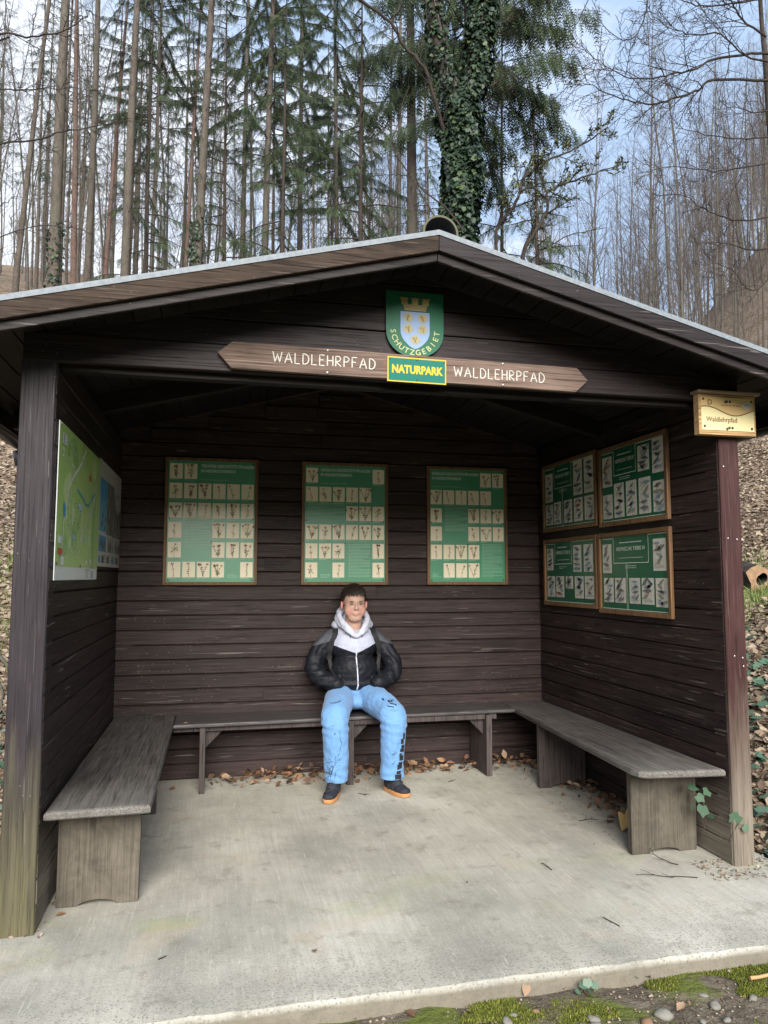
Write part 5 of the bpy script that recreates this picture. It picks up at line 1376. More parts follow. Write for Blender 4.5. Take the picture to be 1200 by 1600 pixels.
def spruce_mesh(seed, H, r0, cs, nl, Lmax, ns, dead=40, lean=(0, 0), lush=1., sz=(.20, .42), curtain=False):
    lush *= 1.75
    rng = np.random.default_rng(seed); P = trunk_poly(rng, H, lean, .004); tt = np.linspace(0, 1, len(P)); rad = r0*(1-tt*.8); rad[0] *= 1.3
    t0 = TB(); t0.add(P, rad, 10); db = TB(); pos = []; dr = []
    for i in range(dead):
        t = rng.uniform(.06, min(.9, cs+.25)); p = at_t(P, t); a = rng.uniform(0, 6.28); e = rng.uniform(-.35, .25); L = rng.uniform(.25, 1.6)
        B = branch(rng, p, np.array([math.cos(a)*math.cos(e), math.sin(a)*math.cos(e), math.sin(e)]), L, 4, .08, -.25); db.add(B, [.013, .009, .006, .002], 3)
        if L > .8: subs(db, rng, B, .008, L*.35, 0, 5, rmin=.003, up=-.2)
    for i in range(nl):
        u = (i+rng.random())/nl; t = cs+(1-cs)*u; p = at_t(P, min(.99, t)); a = rng.uniform(0, 6.28); L = Lmax*(1-u)**.7*rng.uniform(.55, 1.15)+.2; e = rng.uniform(-.15, .25)
        B = branch(rng, p, np.array([math.cos(a), math.sin(a), e]), L, 7, .07, -.15 if curtain else -.4); db.add(B, np.linspace(.028, .006, 7), 4)
        n = max(3, int(ns*L*lush)); f = rng.uniform(.18, 1, n)*6; ia = np.minimum(f.astype(int), 5); q = (f-ia)[:, None]; pp = B[ia]*(1-q)+B[ia+1]*q; dd = B[ia+1]-B[ia]; dd /= np.linalg.norm(dd, axis=1, keepdims=True)
        side = np.cross(dd, [0, 0, 1.])*rng.choice([-1, 1], n)[:, None]; D_ = dd*rng.uniform(.2, .9, n)[:, None]+side*rng.uniform(.2, .9, n)[:, None]+np.array([0, 0, -1.])*rng.uniform(.4, 2.2, n)[:, None]
        if curtain: D_ = dd*rng.uniform(.0, .45, n)[:, None]+side*rng.uniform(0, .5, n)[:, None]+np.array([0, 0, -1.])*rng.uniform(.8, 1.2, n)[:, None]; pp = pp+side*rng.uniform(0, .35, n)[:, None]*(.3+L*.12)
        pos.append(pp); dr.append(D_)
    pos = np.concatenate(pos); dr = np.concatenate(dr); V, F, var = scatter_tri(spray(rng), pos, frames(dr, rng, .6), rng.uniform(*sz, len(pos)), rng)
    for (k, n, mi), L in db.g.items():
        for a_, b_ in L: t0.add(a_, b_, n, 1)
    return t0.mesh('trunk'), None, npmesh('foliage', V, F, var)
def dirpx(px, py=385):
    d = ray(px, py); return np.array([d[0], d[1]])/math.hypot(d[0], d[1])
def gpos(px, dist, py=385):
    d = dirpx(px, py); x, y = CAM[0]+d[0]*dist, CAM[1]+d[1]*dist; return (x, y, float(hz(x, y)))
def tree_obj(label, group, loc, parts, rz=0., sc=1., name='tree', cat='tree'):
    t = thing(name, label, cat, loc, group); t.rotation_euler = (0, 0, rz); t.scale = (sc, sc, sc)
    for nm, me, mt_ in parts:
        if me is None: continue
        if nm == 'trunk' and name == 'conifer' and not me.materials: me.materials.append(mt_); me.materials.append(M['bark_dark'])
        o = bpy.data.objects.new(nm, me); COL.objects.link(o); o.parent = t
        if not me.materials: me.materials.append(mt_)
    return t
# --- individual tall conifers behind the roof: px at roof line, trunk px width, lean, kind
SPR = [
 (24, 8, .06, 'sp', .55, 'grey-brown conifer trunk at the far left edge, leaning right'),
 (86, 17, .00, 'sp', .62, 'thick scaly conifer trunk at left with ivy creeping up its foot'),
 (119, 9, -.03, 'red', .7, 'reddish conifer trunk leaning left behind the thick ivy-footed trunk'),
 (138, 11, .00, 'sp', .6, 'straight darker conifer trunk between the ivy-footed trunk and the pale one'),
 (163, 6, .035, 'red', .6, 'thin reddish conifer trunk leaning right at left of the pale straight trunk'),
 (196, 14, .00, 'sp', .72, 'pale brown straight conifer trunk free of ivy, left of the ivy-covered pair'),
 (237, 6, .00, 'sp', .38, 'slender conifer with a green drooping tuft between the pale trunk and the ivy-covered pair'),
 (286, 7, .035, 'red', .6, 'reddish leaning conifer trunk crossing the ivy-clad trunk'),
 (303, 15, .012, 'sp', .55, 'tall pale conifer trunk densely clad with ivy at its foot'),
 (378, 9, .00, 'sp', .42, 'straight brown conifer right of the ivy-clad pair, foliage in its top'),
 (411, 12, .01, 'sp', .30, 'dark green drooping conifer with ivy round its lower trunk'),
 (468, 9, .00, 'sp', .30, 'dark green conifer in the middle of the dense group left of the roof peak'),
 (527, 8, .004, 'sp', .24, 'dark drooping conifer with green boughs down to the roof, right end of the dense group'),
 (620, 9, .00, 'sp', .60, 'slim bare conifer trunk just left of the thick pale trunk'),
 (646, 20, .00, 'sp', .62, 'thick pale scaly conifer trunk beside the ivy-covered forked tree'),
]
IVYPX = {86: (2.6, 700), 303: (4.2, 1800), 411: (3.6, 900)}
ivy_jobs = []
for i, (px, wpx, lean, kind, cs, lab) in enumerate(SPR):
    r0 = {20: .20, 17: .19, 15: .17, 14: .165}.get(wpx, .14 if wpx > 8 else .11); dist = 2*r0*1.0*FPX/wpx/1.08
    dist = min(dist, 34); loc = gpos(px, dist); H = random.uniform(25, 30)
    ax_ = dirpx(px); lx, ly = lean*ax_[1], -lean*ax_[0]
    lush = 2.2 if cs < .45 else .9
    nl = int(95*(1-cs)*(1.5 if cs < .45 else .7)); tm, dm, fm = spruce_mesh(100+i, H, r0, cs, nl, 3.4 if cs < .5 else 2.6, 15, int(95 if kind == 'sp' else 45), (lx, ly), lush)
    tree_obj(lab, None, loc, [('trunk', tm, M['bark_spruce'] if kind == 'sp' else M['bark_red']), ('dead_branches', dm, M['bark_dark']), ('foliage', fm, M['needle'])], name='conifer')
    if px in IVYPX: ivy_jobs.append((px, loc, r0, (lx, ly), IVYPX[px]))
# a broad drooping spruce behind the ivy tree
tm, dm, fm = spruce_mesh(77, 27, .22, .40, 150, 3.9, 24, 20, (0, 0), 1.15, (.30, .75), True)
tree_obj('big spruce with hanging needle curtains reaching right beyond the ivy-covered tree', None, gpos(728, 19), [('trunk', tm, M['bark_dark']), ('dead_branches', dm, M['bark_dark']), ('foliage', fm, M['needle'])], name='conifer')
# young conifers low between the trunks
for px, dist, H, lab in ((440, 21, 13, 'young green conifer low between the dark conifer trunks, just above the roof'), (562, 19, 12.5, 'young conifer with ragged boughs left of the slim bare trunk'), (780, 24, 17, 'thin sparse conifer right of the ivy-covered tree, against the sky'), (230, 27, 15, 'young conifer behind the slender tufted conifer'), (840, 20, 11.5, 'small sparse conifer behind the twisted branches right of the roof peak'), (352, 25, 14.5, 'young green conifer between the ivy-clad pair and the straight brown conifer')):
    tm, dm, fm = spruce_mesh(int(px), H, .09, .10, 55, 1.9, 13, 8, (0, 0), 1.2)
    tree_obj(lab, None, gpos(px, dist), [('trunk', tm, M['bark_dark']), ('dead_branches', dm, M['bark_dark']), ('foliage', fm, M['needle'])], name='conifer')
# --- ivy
IVL = np.array([(0, .06, 0), (-.30, -.04, .03), (-.44, .22, 0), (-.50, .56, .06), (-.24, .70, 0), (0, 1.0, -.05), (.24, .70, 0), (.50, .56, .06), (.44, .22, 0), (.30, -.04, .03)])*.9
BEECH = np.array([(0, 0, 0), (-.24, .28, .07), (-.30, .60, .09), (0, 1.05, .0), (.30, .60, .09), (.24, .28, .07)])
def scatter_leaves(name, T, pos, rot, sc, rng, mat, parent=None, loc=None, fold=True):
    n = len(T); m = len(pos)
    V = np.einsum('mij,nj->mni', rot, T)*sc[:, None, None]+pos[:, None, :]
    off = np.array(wloc(parent)) if parent is not None else np.zeros(3)
    V = V.reshape(-1, 3)-off
    if n == 6: q = np.array([[0, 1, 2, 3], [0, 3, 4, 5]])
    else: q = np.array([list(range(n))])
    F = (np.arange(m)[:, None, None]*n+q[None]).reshape(-1, q.shape[1])
    me = npmesh(name, V, F, np.repeat(rng.random(m), len(q))); return link(name, me, mat, parent)
def ivy_on(path, rads, n, label, seed, size=(.045, .085), thick=.10, mat=None, loc=None):
    rng = np.random.default_rng(seed); path = np.array(path, float); rads = np.array(rads, float)
    t = thing('ivy', label, 'ivy', tuple(path[0]))
    f = rng.random(n)**1.15*(len(path)-1); ia = np.minimum(f.astype(int), len(path)-2); q = (f-ia)[:, None]; c = path[ia]*(1-q)+path[ia+1]*q; rr = (rads[ia]*(1-q[:, 0])+rads[ia+1]*q[:, 0])
    a = rng.uniform(0, 6.28, n); lump = .5+.5*np.sin(a*3+c[:, 2]*2.3+seed)*np.sin(c[:, 2]*3.7+a)
    keep = rng.random(n) < .35+.65*lump; c, rr, a, lump = c[keep], rr[keep], a[keep], lump[keep]; n = len(c)
    nrm = np.stack([np.cos(a), np.sin(a), 0*a], 1); pos = c+nrm*(rr+thick*lump*rng.random(n)+.01)[:, None]
    d = np.array([0, 0, -1.])+nrm*rng.uniform(.1, .8, n)[:, None]+rng.normal(0, .35, (n, 3)); d /= np.linalg.norm(d, axis=1, keepdims=True)
    z = nrm+rng.normal(0, .35, (n, 3)); z -= d*(z*d).sum(1, keepdims=True); z /= np.linalg.norm(z, axis=1, keepdims=True); x = np.cross(d, z)
    scatter_leaves('leaves', IVL, pos, np.stack([x, d, z], -1), rng.uniform(*size, n), rng, mat or M['ivy'], t)
    tb = TB()
    for i in range(9):
        a0 = rng.uniform(0, 6.28); P_ = []; 
        for k in range(10):
            c0 = at_t(path, k/9*.95); r_ = np.interp(k/9*.95*(len(path)-1), np.arange(len(rads)), rads); a1 = a0+.5*math.sin(k*.8+i); P_.append(c0+np.array([math.cos(a1), math.sin(a1), 0])*(r_+.012))
        tb.add(np.array(P_)-path[0], np.full(10, .010), 5)
    link('stems', tb.mesh('stems'), M['bark_twig'], t); return t
ILB = {86: 'ivy sprinkled on the foot of the thick trunk at far left', 303: 'dense ivy column on the pale trunk left of centre', 411: 'ivy on the lower trunk of the dark green conifer'}
for px, loc, r0, ln, (h_, n) in ivy_jobs:
    b0 = np.array(loc); hmax = h_*1.0+1.5
    path = [b0+np.array([ln[0], ln[1], 1.])*(hmax*k/6) for k in range(7)]
    ivy_on(path, [r0*1.15]+[r0*(1-.02*k) for k in range(1, 7)], n, ILB[px], px, (.07, .13), .10)
# --- forked, ivy-covered tree close behind the roof
bd = 9.4; b0 = np.array(gpos(716, bd))
def pd(px, py, dist): return at(px, py, dist)
base = b0.copy(); fork = pd(716, 172, bd)
main = [base-np.array([0, 0, .4]), base*.5+pd(716, 380, bd)*.5, pd(716, 380, bd), pd(722, 300, bd), pd(720, 230, bd), fork]
la = [fork, pd(697, 120, bd), pd(684, 60, bd), pd(677, 0, bd), pd(668, -90, bd), pd(660, -250, bd+.5)]
lb = [fork, pd(741, 130, bd), pd(748, 60, bd), pd(754, 0, bd), pd(762, -90, bd), pd(775, -260, bd+.4)]
it_ = thing('tree', 'forked ivy-swathed tree right behind the roof peak, with one crooked limb', 'tree', tuple(base))
tb = TB(); 
def addp(tb, P, r, n=8, k=4):
    S = np.array(smooth_path(P, k)); rr = np.interp(np.linspace(0, 1, len(S)), np.linspace(0, 1, len(r)), r); tb.add(S-base, rr, n); return S, rr
Sm, _ = addp(tb, main, [.20, .17, .155, .15, .15, .155], 12); Sa, _ = addp(tb, la, [.135, .105, .10, .09, .08, .05], 10); Sb, _ = addp(tb, lb, [.14, .12, .115, .105, .09, .06], 10)
link('trunk', tb.mesh('trunk'), M['bark_dark'], it_)
tb = TB(); rng = np.random.default_rng(5)
def limb(tb, pts, r0, r1, L, n, depth=1, up=.1, dist=None, k=4, rmin=.0034, ang=.8, org=None):
    n = int(n*1.35)
    P = [pd(x, y, ((dist or bd)+dz)) for x, y, dz in pts]; S = np.array(smooth_path(P, k))-(base if org is None else org)
    S = S+rng.normal(0, .012, S.shape)*np.linspace(.3, 1, len(S))[:, None]
    rr = np.linspace(r0, r1, len(S)); tb.add(S, rr, 6); subs(tb, rng, S, r0, L, depth, n, up=up, rmin=rmin, ang=ang, wob=.13); return S
limb(tb, [(698, 250, 0), (700, 227, 0), (690, 192, -.1), (678, 150, -.2), (664, 107, -.3), (632, 72, -.35), (611, 37, -.4), (568, 0, -.5), (520, -40, -.6)], .030, .016, .5, 6, 0)
limb(tb, [(611, 37, -.4), (622, 15, -.4), (626, -20, -.4)], .014, .009, .3, 3, 0)
limb(tb, [(724, 362, -.4), (705, 333, -.35), (672, 305, -.3), (643, 277, -.25), (616, 232, -.2), (614, 215, -.2), (628, 170, -.2), (640, 135, -.2)], .013, .004, .35, 8, 0)
limb(tb, [(680, 338, -.3), (655, 300, -.3), (643, 277, -.25), (610, 273, -.1), (560, 274, .1)], .008, .003, .3, 6, 0)
for a0, a1 in (((750, 60), (800, 30)), ((745, 120), (790, 95)), ((735, 160), (800, 118)), ((690, 90), (640, 40)), ((724, 200), (770, 170))):
    limb(tb, [(a0[0], a0[1], 0), ((a0[0]+a1[0])/2, (a0[1]+a1[1])/2-6, .1), (a1[0], a1[1], .3)], .014, .004, .6, 7, 1)
link('crown', tb.mesh('crown'), M['bark_dark'], it_)
ivy_on(list(Sm[4:]), list(np.linspace(.16, .16, len(Sm)-4)), 15000, 'ivy curtain covering the forked tree behind the roof peak', 31, (.035, .085), .19)
ivy_on(list(Sb), list(np.linspace(.13, .08, len(Sb))), 7000, 'ivy on the right fork of the ivy-covered tree', 32, (.035, .08), .14)
ivy_on(list(Sa), list(np.linspace(.11, .07, len(Sa))), 2200, 'ivy on the left fork of the ivy-covered tree', 33, (.035, .07), .09)
# --- twisted small tree with buds right of the peak
base = np.array(gpos(800, 9.0)); tw = thing('tree', 'small twisted tree with budding twigs right of the roof peak', 'tree', tuple(base)); tb = TB(); rng = np.random.default_rng(12)
limb(tb, [(805, 520, 0), (776, 388, 0), (780, 350, 0), (797, 330, 0), (812, 300, 0), (817, 280, 0), (845, 257, 0), (880, 240, .1), (925, 215, .2), (950, 200, .2)], .026, .007, .55, 12, 2, .2, 9.0, ang=.7)
limb(tb, [(810, 520, 0), (818, 400, 0), (835, 365, 0), (855, 330, .1), (853, 303, .1), (880, 289, .1), (920, 274, .1), (960, 260, .2)], .030, .006, .55, 11, 2, .2, 9.1, ang=.7)
limb(tb, [(815, 440, 0), (827, 408, 0), (880, 372, -.1), (945, 355, -.2)], .010, .004, .35, 6, 0, .1, 9.0)
limb(tb, [(812, 300, 0), (832, 294, 0), (850, 308, .1)], .012, .008, .4, 6, 1, .2, 9.0)
me = tb.mesh('crown'); link('branches', me, M['bark_dark'], tw)
V, F, _ = tb.arrays(); idx = rng.choice(len(V), 1500); pos = V[idx]+base; pos = pos[pos[:, 2] > 3.6]
n = len(pos); scatter_leaves('buds', BEECH, pos, frames(rng.normal(0, 1, (n, 3)), rng), rng.uniform(.022, .045, n), rng, M['bud'], tw)
# --- bare tree reaching in from the right, branches over the sky
base = np.array(gpos(1218, 11.5, 300)); rt = thing('tree', 'dark bare tree at the right edge with long thin branches arching left over the sky', 'tree', tuple(base)); tb = TB(); rng = np.random.default_rng(21)
T0 = TB(); S = np.array(smooth_path([base-np.array([0, 0, .5]), pd(1222, 500, 10.2), pd(1206, 250, 10.2), pd(1196, 100, 10.2), pd(1188, 0, 10.3), pd(1180, -200, 10.5)], 4))-base; T0.add(S, np.linspace(.05, .022, len(S)), 9)
link('trunk', T0.mesh('trunk'), M['bark_dark'], rt)
def cq(p): return [(850+x/3.4286, y/3.4286, z) for x, y, z in p]
kw = dict(dist=9.6, org=base)
limb(tb, cq([(1215, 285, .4), (1110, 290, .3), (900, 320, .1), (800, 375, 0), (680, 395, -.1), (560, 420, -.2), (430, 410, -.3), (300, 330, -.4), (250, 290, -.4)]), .019, .003, .85, 16, 1, -.1, **kw)
limb(tb, cq([(1215, 430, .4), (910, 430, .1), (830, 480, 0), (720, 520, -.1), (600, 555, -.2), (480, 545, -.3), (340, 500, -.3), (230, 455, -.4), (120, 460, -.4)]), .019, .003, .85, 18, 1, -.1, **kw)
limb(tb, cq([(1200, -20, .3), (1060, 10, .2), (850, 35, 0), (740, -5, -.1), (600, -60, -.3)]), .014, .004, .8, 12, 1, -.15, **kw)
limb(tb, cq([(1200, 330, .4), (1080, 300, .2), (945, 185, .1), (820, 190, 0), (720, 165, -.1), (640, 130, -.1), (560, 60, -.2)]), .014, .003, .8, 14, 1, -.1, **kw)
limb(tb, cq([(1190, 200, .3), (1060, 100, .2), (1010, 20, .1), (980, -60, 0)]), .016, .006, .9, 12, 1, .2, **kw)
limb(tb, cq([(560, -40, -.2), (545, 60, -.2), (520, 140, -.2), (490, 190, -.2), (430, 215, -.2), (330, 150, -.3), (270, 40, -.3), (240, -40, -.4)]), .009, .003, .5, 12, 1, -.1, **kw)
limb(tb, cq([(240, -10, -.3), (190, 100, -.3), (150, 190, -.3), (150, 270, -.3), (90, 330, -.3), (60, 400, -.4)]), .006, .002, .4, 8, 1, -.1, **kw)
limb(tb, cq([(310, 150, -.3), (300, 260, -.3), (250, 390, -.3), (150, 455, -.3)]), .005, .002, .35, 8, 0, -.1, **kw)
limb(tb, cq([(1215, 730, .4), (1050, 745, .2), (860, 720, 0), (700, 680, -.2)]), .012, .003, .6, 10, 1, -.1, **kw)
limb(tb, cq([(1215, 870, .4), (1060, 900, .2), (910, 915, .1), (700, 895, -.2), (500, 930, -.3)]), .012, .003, .6, 12, 1, -.1, **kw)
limb(tb, cq([(1215, 1160, .4), (1050, 1180, .2), (900, 1140, .1), (820, 1100, 0), (730, 1035, -.1), (600, 1045, -.3)]), .013, .003, .6, 12, 1, -.1, **kw)
limb(tb, cq([(1215, 1330, .4), (1100, 1340, .2), (960, 1300, .1), (820, 1310, 0)]), .012, .003, .6, 10, 1, .1, **kw)
limb(tb, cq([(1215, 590, .4), (1100, 600, .2), (1010, 545, .1)]), .012, .003, .6, 8, 1, .2, **kw)
limb(tb, cq([(1215, 1480, .4), (1120, 1560, .2), (1000, 1440, .1), (900, 1400, 0)]), .012, .003, .6, 9, 1, .2, **kw)
link('crown', tb.mesh('crown'), M['bark_dark'], rt)
# --- branches reaching in from the left
base = np.array(gpos(-150, 8.0, 300)); lt = thing('tree', 'bare tree beyond the left edge, thin dark branches crossing before the conifer trunks', 'tree', tuple(base)); tb = TB(); rng = np.random.default_rng(23)
T0 = TB(); S = np.array(smooth_path([base-np.array([0, 0, .5]), pd(-150, 300, 7.6), pd(-140, 0, 7.6), pd(-140, -200, 7.6)], 4))-base; T0.add(S, np.linspace(.10, .06, len(S)), 9); link('trunk', T0.mesh('trunk'), M['bark_dark'], lt)
kw = dict(dist=7.4, org=base)
limb(tb, [(-150, 90, .2), (-60, 70, .1), (0, 55, 0), (50, 56, -.1), (90, 52, -.2), (122, 35, -.2), (143, 14, -.3)], .014, .004, .4, 9, 1, .05, **kw)
limb(tb, [(-140, 130, .2), (-40, 85, .1), (15, 57, 0)], .012, .008, .3, 4, 0, .05, **kw)
limb(tb, [(-150, 260, .2), (-60, 240, .1), (0, 226, 0), (66, 216, -.1), (90, 207, -.2), (137, 199, -.2), (192, 190, -.3), (240, 188, -.3)], .013, .002, .35, 10, 1, .05, **kw)
limb(tb, [(-150, 140, .2), (0, 139, 0), (33, 141, -.1), (90, 138, -.1), (154, 140, -.2)], .009, .002, .3, 8, 1, .05, **kw)
limb(tb, [(-150, 350, .2), (-40, 335, .1), (0, 322, 0), (24, 307, -.1)], .009, .003, .2, 4, 0, .05, **kw)
limb(tb, [(-150, 380, .2), (0, 368, 0), (60, 352, -.1), (130, 360, -.2)], .008, .002, .3, 8, 1, .1, **kw)
link('crown', tb.mesh('crown'), M['bark_dark'], lt)
# --- woods: copies of a few bare trees and conifers
BT = [bare_tree_mesh(300, 24, .095, .32, 30, .19, 2, 9), bare_tree_mesh(301, 26, .09, .38, 28, .16, 2, 9), bare_tree_mesh(302, 20, .08, .26, 30, .21, 2, 8), bare_tree_mesh(303, 27, .12, .45, 26, .16, 2, 9, lean=(.03, 0)),
      bare_tree_mesh(304, 16, .07, .20, 30, .21, 2, 8, elev=(.7, 1.25)), bare_tree_mesh(305, 22, .09, .28, 32, .13, 2, 8, elev=(.8, 1.3)), bare_tree_mesh(306, 18, .065, .30, 26, .15, 2, 8, elev=(.8, 1.3), lean=(-.04, .02))]
SPV = [spruce_mesh(400, 24, .14, .35, 60, 2.6, 9, 20), spruce_mesh(401, 27, .15, .55, 40, 2.6, 9, 30), spruce_mesh(402, 21, .12, .45, 45, 2.2, 9, 20)]
rng = np.random.default_rng(99); cnt = 0
def scatter_wood(n, az0, az1, d0, d1, lab, grp, conif, keep=lambda az, d: True, name='tree', seed=0, sc=(.8, 1.15), kinds=range(7)):
    global cnt
    rg = np.random.default_rng(seed); made = 0; pts = []
    while made < n:
        az = rg.uniform(az0, az1); d = math.sqrt(rg.uniform(d0*d0, d1*d1))
        if not keep(az, d): continue
        x = CAM[0]+d*math.sin(R(az)); y = CAM[1]+d*math.cos(R(az))
        if any((x-a)**2+(y-b)**2 < 2.2 for a, b in pts): continue
        pts.append((x, y)); z = float(hz(x, y)); q = rg.uniform(*sc)
        if rg.random() < conif:
            tm, dm, fm = SPV[rg.integers(3)]; tree_obj(lab[1], grp[1], (x, y, z), [('trunk', tm, M['bark_spruce']), ('dead_branches', dm, M['bark_dark']), ('foliage', fm, M['needle'])], rg.uniform(0, 6.28), q, 'conifer')
        else:
            tm, cm = BT[kinds[rg.integers(len(kinds))]]; tree_obj(lab[0], grp[0], (x, y, z), [('trunk', tm, M['bark_beech']), ('crown', cm, M['bark_twig'])], rg.uniform(0, 6.28), q)
        made += 1
scatter_wood(110, -19, 14, 28, 64, ('slender bare tree in the far wood behind the left half of the roof', 'distant conifer in the far wood behind the left half of the roof'), ('bare trees far behind the left roof', 'conifers far behind the left roof'), .22, seed=1, sc=(.55, 1.0))
scatter_wood(34, 13, 25, 32, 75, ('slender bare tree in the distance behind the roof peak', 'distant conifer behind the roof peak'), ('bare trees behind the roof peak', 'conifers behind the peak'), .12, seed=2, sc=(.6, .9), keep=lambda az, d: az < 20 or d > 50)
scatter_wood(30, 24, 34, 24, 55, ('tall thin bare tree in the valley right of the roof peak', ''), ('bare trees in the valley', ''), 0, seed=3, sc=(.5, .78), kinds=(0, 1, 2, 4, 5, 6), keep=lambda az, d: d > 30)
scatter_wood(95, 31, 46, 34, 85, ('grey bare tree on the brown hillside at right', ''), ('bare trees on the right hillside', ''), 0, seed=4, sc=(.5, .85), kinds=(0, 1, 2, 4, 5, 6), keep=lambda az, d: d > 34)
scatter_wood(26, 35.5, 45, 17, 34, ('thin young bare tree low on the right slope, near the roof edge', ''), ('young bare trees on the near right slope', ''), 0, seed=5, sc=(.35, .62), kinds=(4, 6, 2))
# the wood beyond, read as one mass
def far_wood(n, seed):
    rg = np.random.default_rng(seed); tb = TB(); k = 0
    while k < n:
        az = rg.uniform(-20, 46); d = rg.uniform(62, 130)
        if 24 < az < 31 and rg.random() < .6: continue
        if az < 14 and rg.random() < .5: n -= 1; continue
        x = CAM[0]+d*math.sin(R(az)); y = CAM[1]+d*math.cos(R(az)); p = np.array([x, y, float(hz(x, y))]); H = rg.uniform(14, 22)*(.9 if az < 16 else .62); r_ = rg.uniform(.08, .16)
        P = p+np.array([[0, 0, -.5], [rg.normal(0, .2), 0, H*.3], [rg.normal(0, .4), 0, H*.65], [rg.normal(0, .6), 0, H]]); tb.add(P, [r_*1.1, r_*.8, r_*.45, .02], 4); k += 1
        for i in range(16):
            t = rg.uniform(.3, .97); q = p+(P[3]-p)*t; a = rg.uniform(0, 6.28); e = rg.uniform(.5, 1.2); L = H*.22*(1.1-t)+.8; B = branch(rg, q, np.array([math.cos(a)*math.cos(e), math.sin(a)*math.cos(e), math.sin(e)]), L, 4, .1, .2); tb.add(B, [.035, .025, .018, .01], 3)
            for j in range(5): B2 = branch(rg, B[1+j % 3], B[3]-B[0]+rg.normal(0, .6*L, 3), L*.5, 3, .1, .1); tb.add(B2, [.016, .012, .008], 3)
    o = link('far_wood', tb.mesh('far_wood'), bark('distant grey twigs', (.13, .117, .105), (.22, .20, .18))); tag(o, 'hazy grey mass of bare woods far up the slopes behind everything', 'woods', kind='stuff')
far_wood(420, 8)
print('trees done')

# ------------------------------------------------------------------ ground cover, leaves, stones
def surf_z(x, y):
    x = np.asarray(x, float); y = np.asarray(y, float); s = ((y > -.67) & (y < -.15) & (x < 4.58)) | ((y >= -.15) & (y < 2.15) & (x > -.12) & (x < 3.42)) | ((y >= -.15) & (y < .35) & (x < -.1))
    return np.where(s, 0., hz(x, y))
def leaf_field(name, label_kind, pts, size, mat, seed, T=BEECH, tilt=.45, lift=(.004, .03), parent=None):
    rg = np.random.default_rng(seed); n = len(pts); z = surf_z(pts[:, 0], pts[:, 1])+rg.uniform(*lift, n)
    e = .05; gx = (surf_z(pts[:, 0]+e, pts[:, 1])-surf_z(pts[:, 0]-e, pts[:, 1]))/(2*e); gy = (surf_z(pts[:, 0], pts[:, 1]+e)-surf_z(pts[:, 0], pts[:, 1]-e))/(2*e)
    gx = np.clip(gx, -1, 1); gy = np.clip(gy, -1, 1)
    up = np.stack([-gx, -gy, np.ones(n)], 1)+rg.normal(0, tilt, (n, 3)); up /= np.linalg.norm(up, axis=1, keepdims=True)
    a = rg.uniform(0, 6.28, n); d = np.stack([np.cos(a), np.sin(a), 0*a], 1); d -= up*(d*up).sum(1, keepdims=True); d /= np.linalg.norm(d, axis=1, keepdims=True); x = np.cross(d, up)
    o = scatter_leaves(name, T, np.stack([pts[:, 0], pts[:, 1], z], 1), np.stack([x, d, up], -1), rg.uniform(*size, n), rg, mat, parent); return o
rg = np.random.default_rng(50)
def polar(n, a0, a1, d0, d1):
    a = np.radians(rg.uniform(a0, a1, n)); d = d0*(d1/d0)**rg.random(n); return np.stack([CAM[0]+d*np.sin(a), CAM[1]+d*np.cos(a)], 1)
def outside(p): return p[~((p[:, 0] > -.12) & (p[:, 0] < 3.34) & (p[:, 1] > -.7) & (p[:, 1] < 2.35)) & ~((p[:, 1] < -.12) & (p[:, 1] > -.70)) & ~((p[:, 1] < .35) & (p[:, 0] < 0))]
pts = np.concatenate([polar(42000, 33, 46, 4.3, 22), polar(26000, -22, -8, 4.6, 22), polar(16000, -20, 45, 6, 26)]); pts = outside(pts); pts = pts[(pts[:, 1] > .0)]
o = leaf_field('leaf_litter', '', pts, (.045, .085), M['litter'], 51); tag(o, 'carpet of pale brown fallen leaves on the slopes beside the shelter', 'leaf litter', kind='stuff')
# fallen leaves drifted under the benches
def drift(n, x0, x1, y0, y1, edge):
    x = rg.uniform(x0, x1, n); y = rg.uniform(y0, y1, n); 
    if edge == 'y': y = y1-(y1-y0)*np.abs(rg.normal(0, .42, n)).clip(0, 1)
    else: x = x1-(x1-x0)*np.abs(rg.normal(0, .45, n)).clip(0, 1)
    return np.stack([x, y], 1)
p1 = drift(560, .76, 3.1, 1.80, 2.085, 'y'); k = .5+.5*np.sin(p1[:, 0]*5.1+1)*np.sin(p1[:, 0]*2.3); p1 = p1[rg.random(len(p1)) < .35+.65*k]
p2 = drift(190, 2.93, 3.17, .45, 1.95, 'x')
o = leaf_field('leaf_drift', '', np.concatenate([p1, p2]), (.025, .068), M['dryleaf'], 52, tilt=.75, lift=(.006, .055)); tag(o, 'drift of curled brown leaves along the foot of the walls under the benches', 'fallen leaves', kind='stuff')
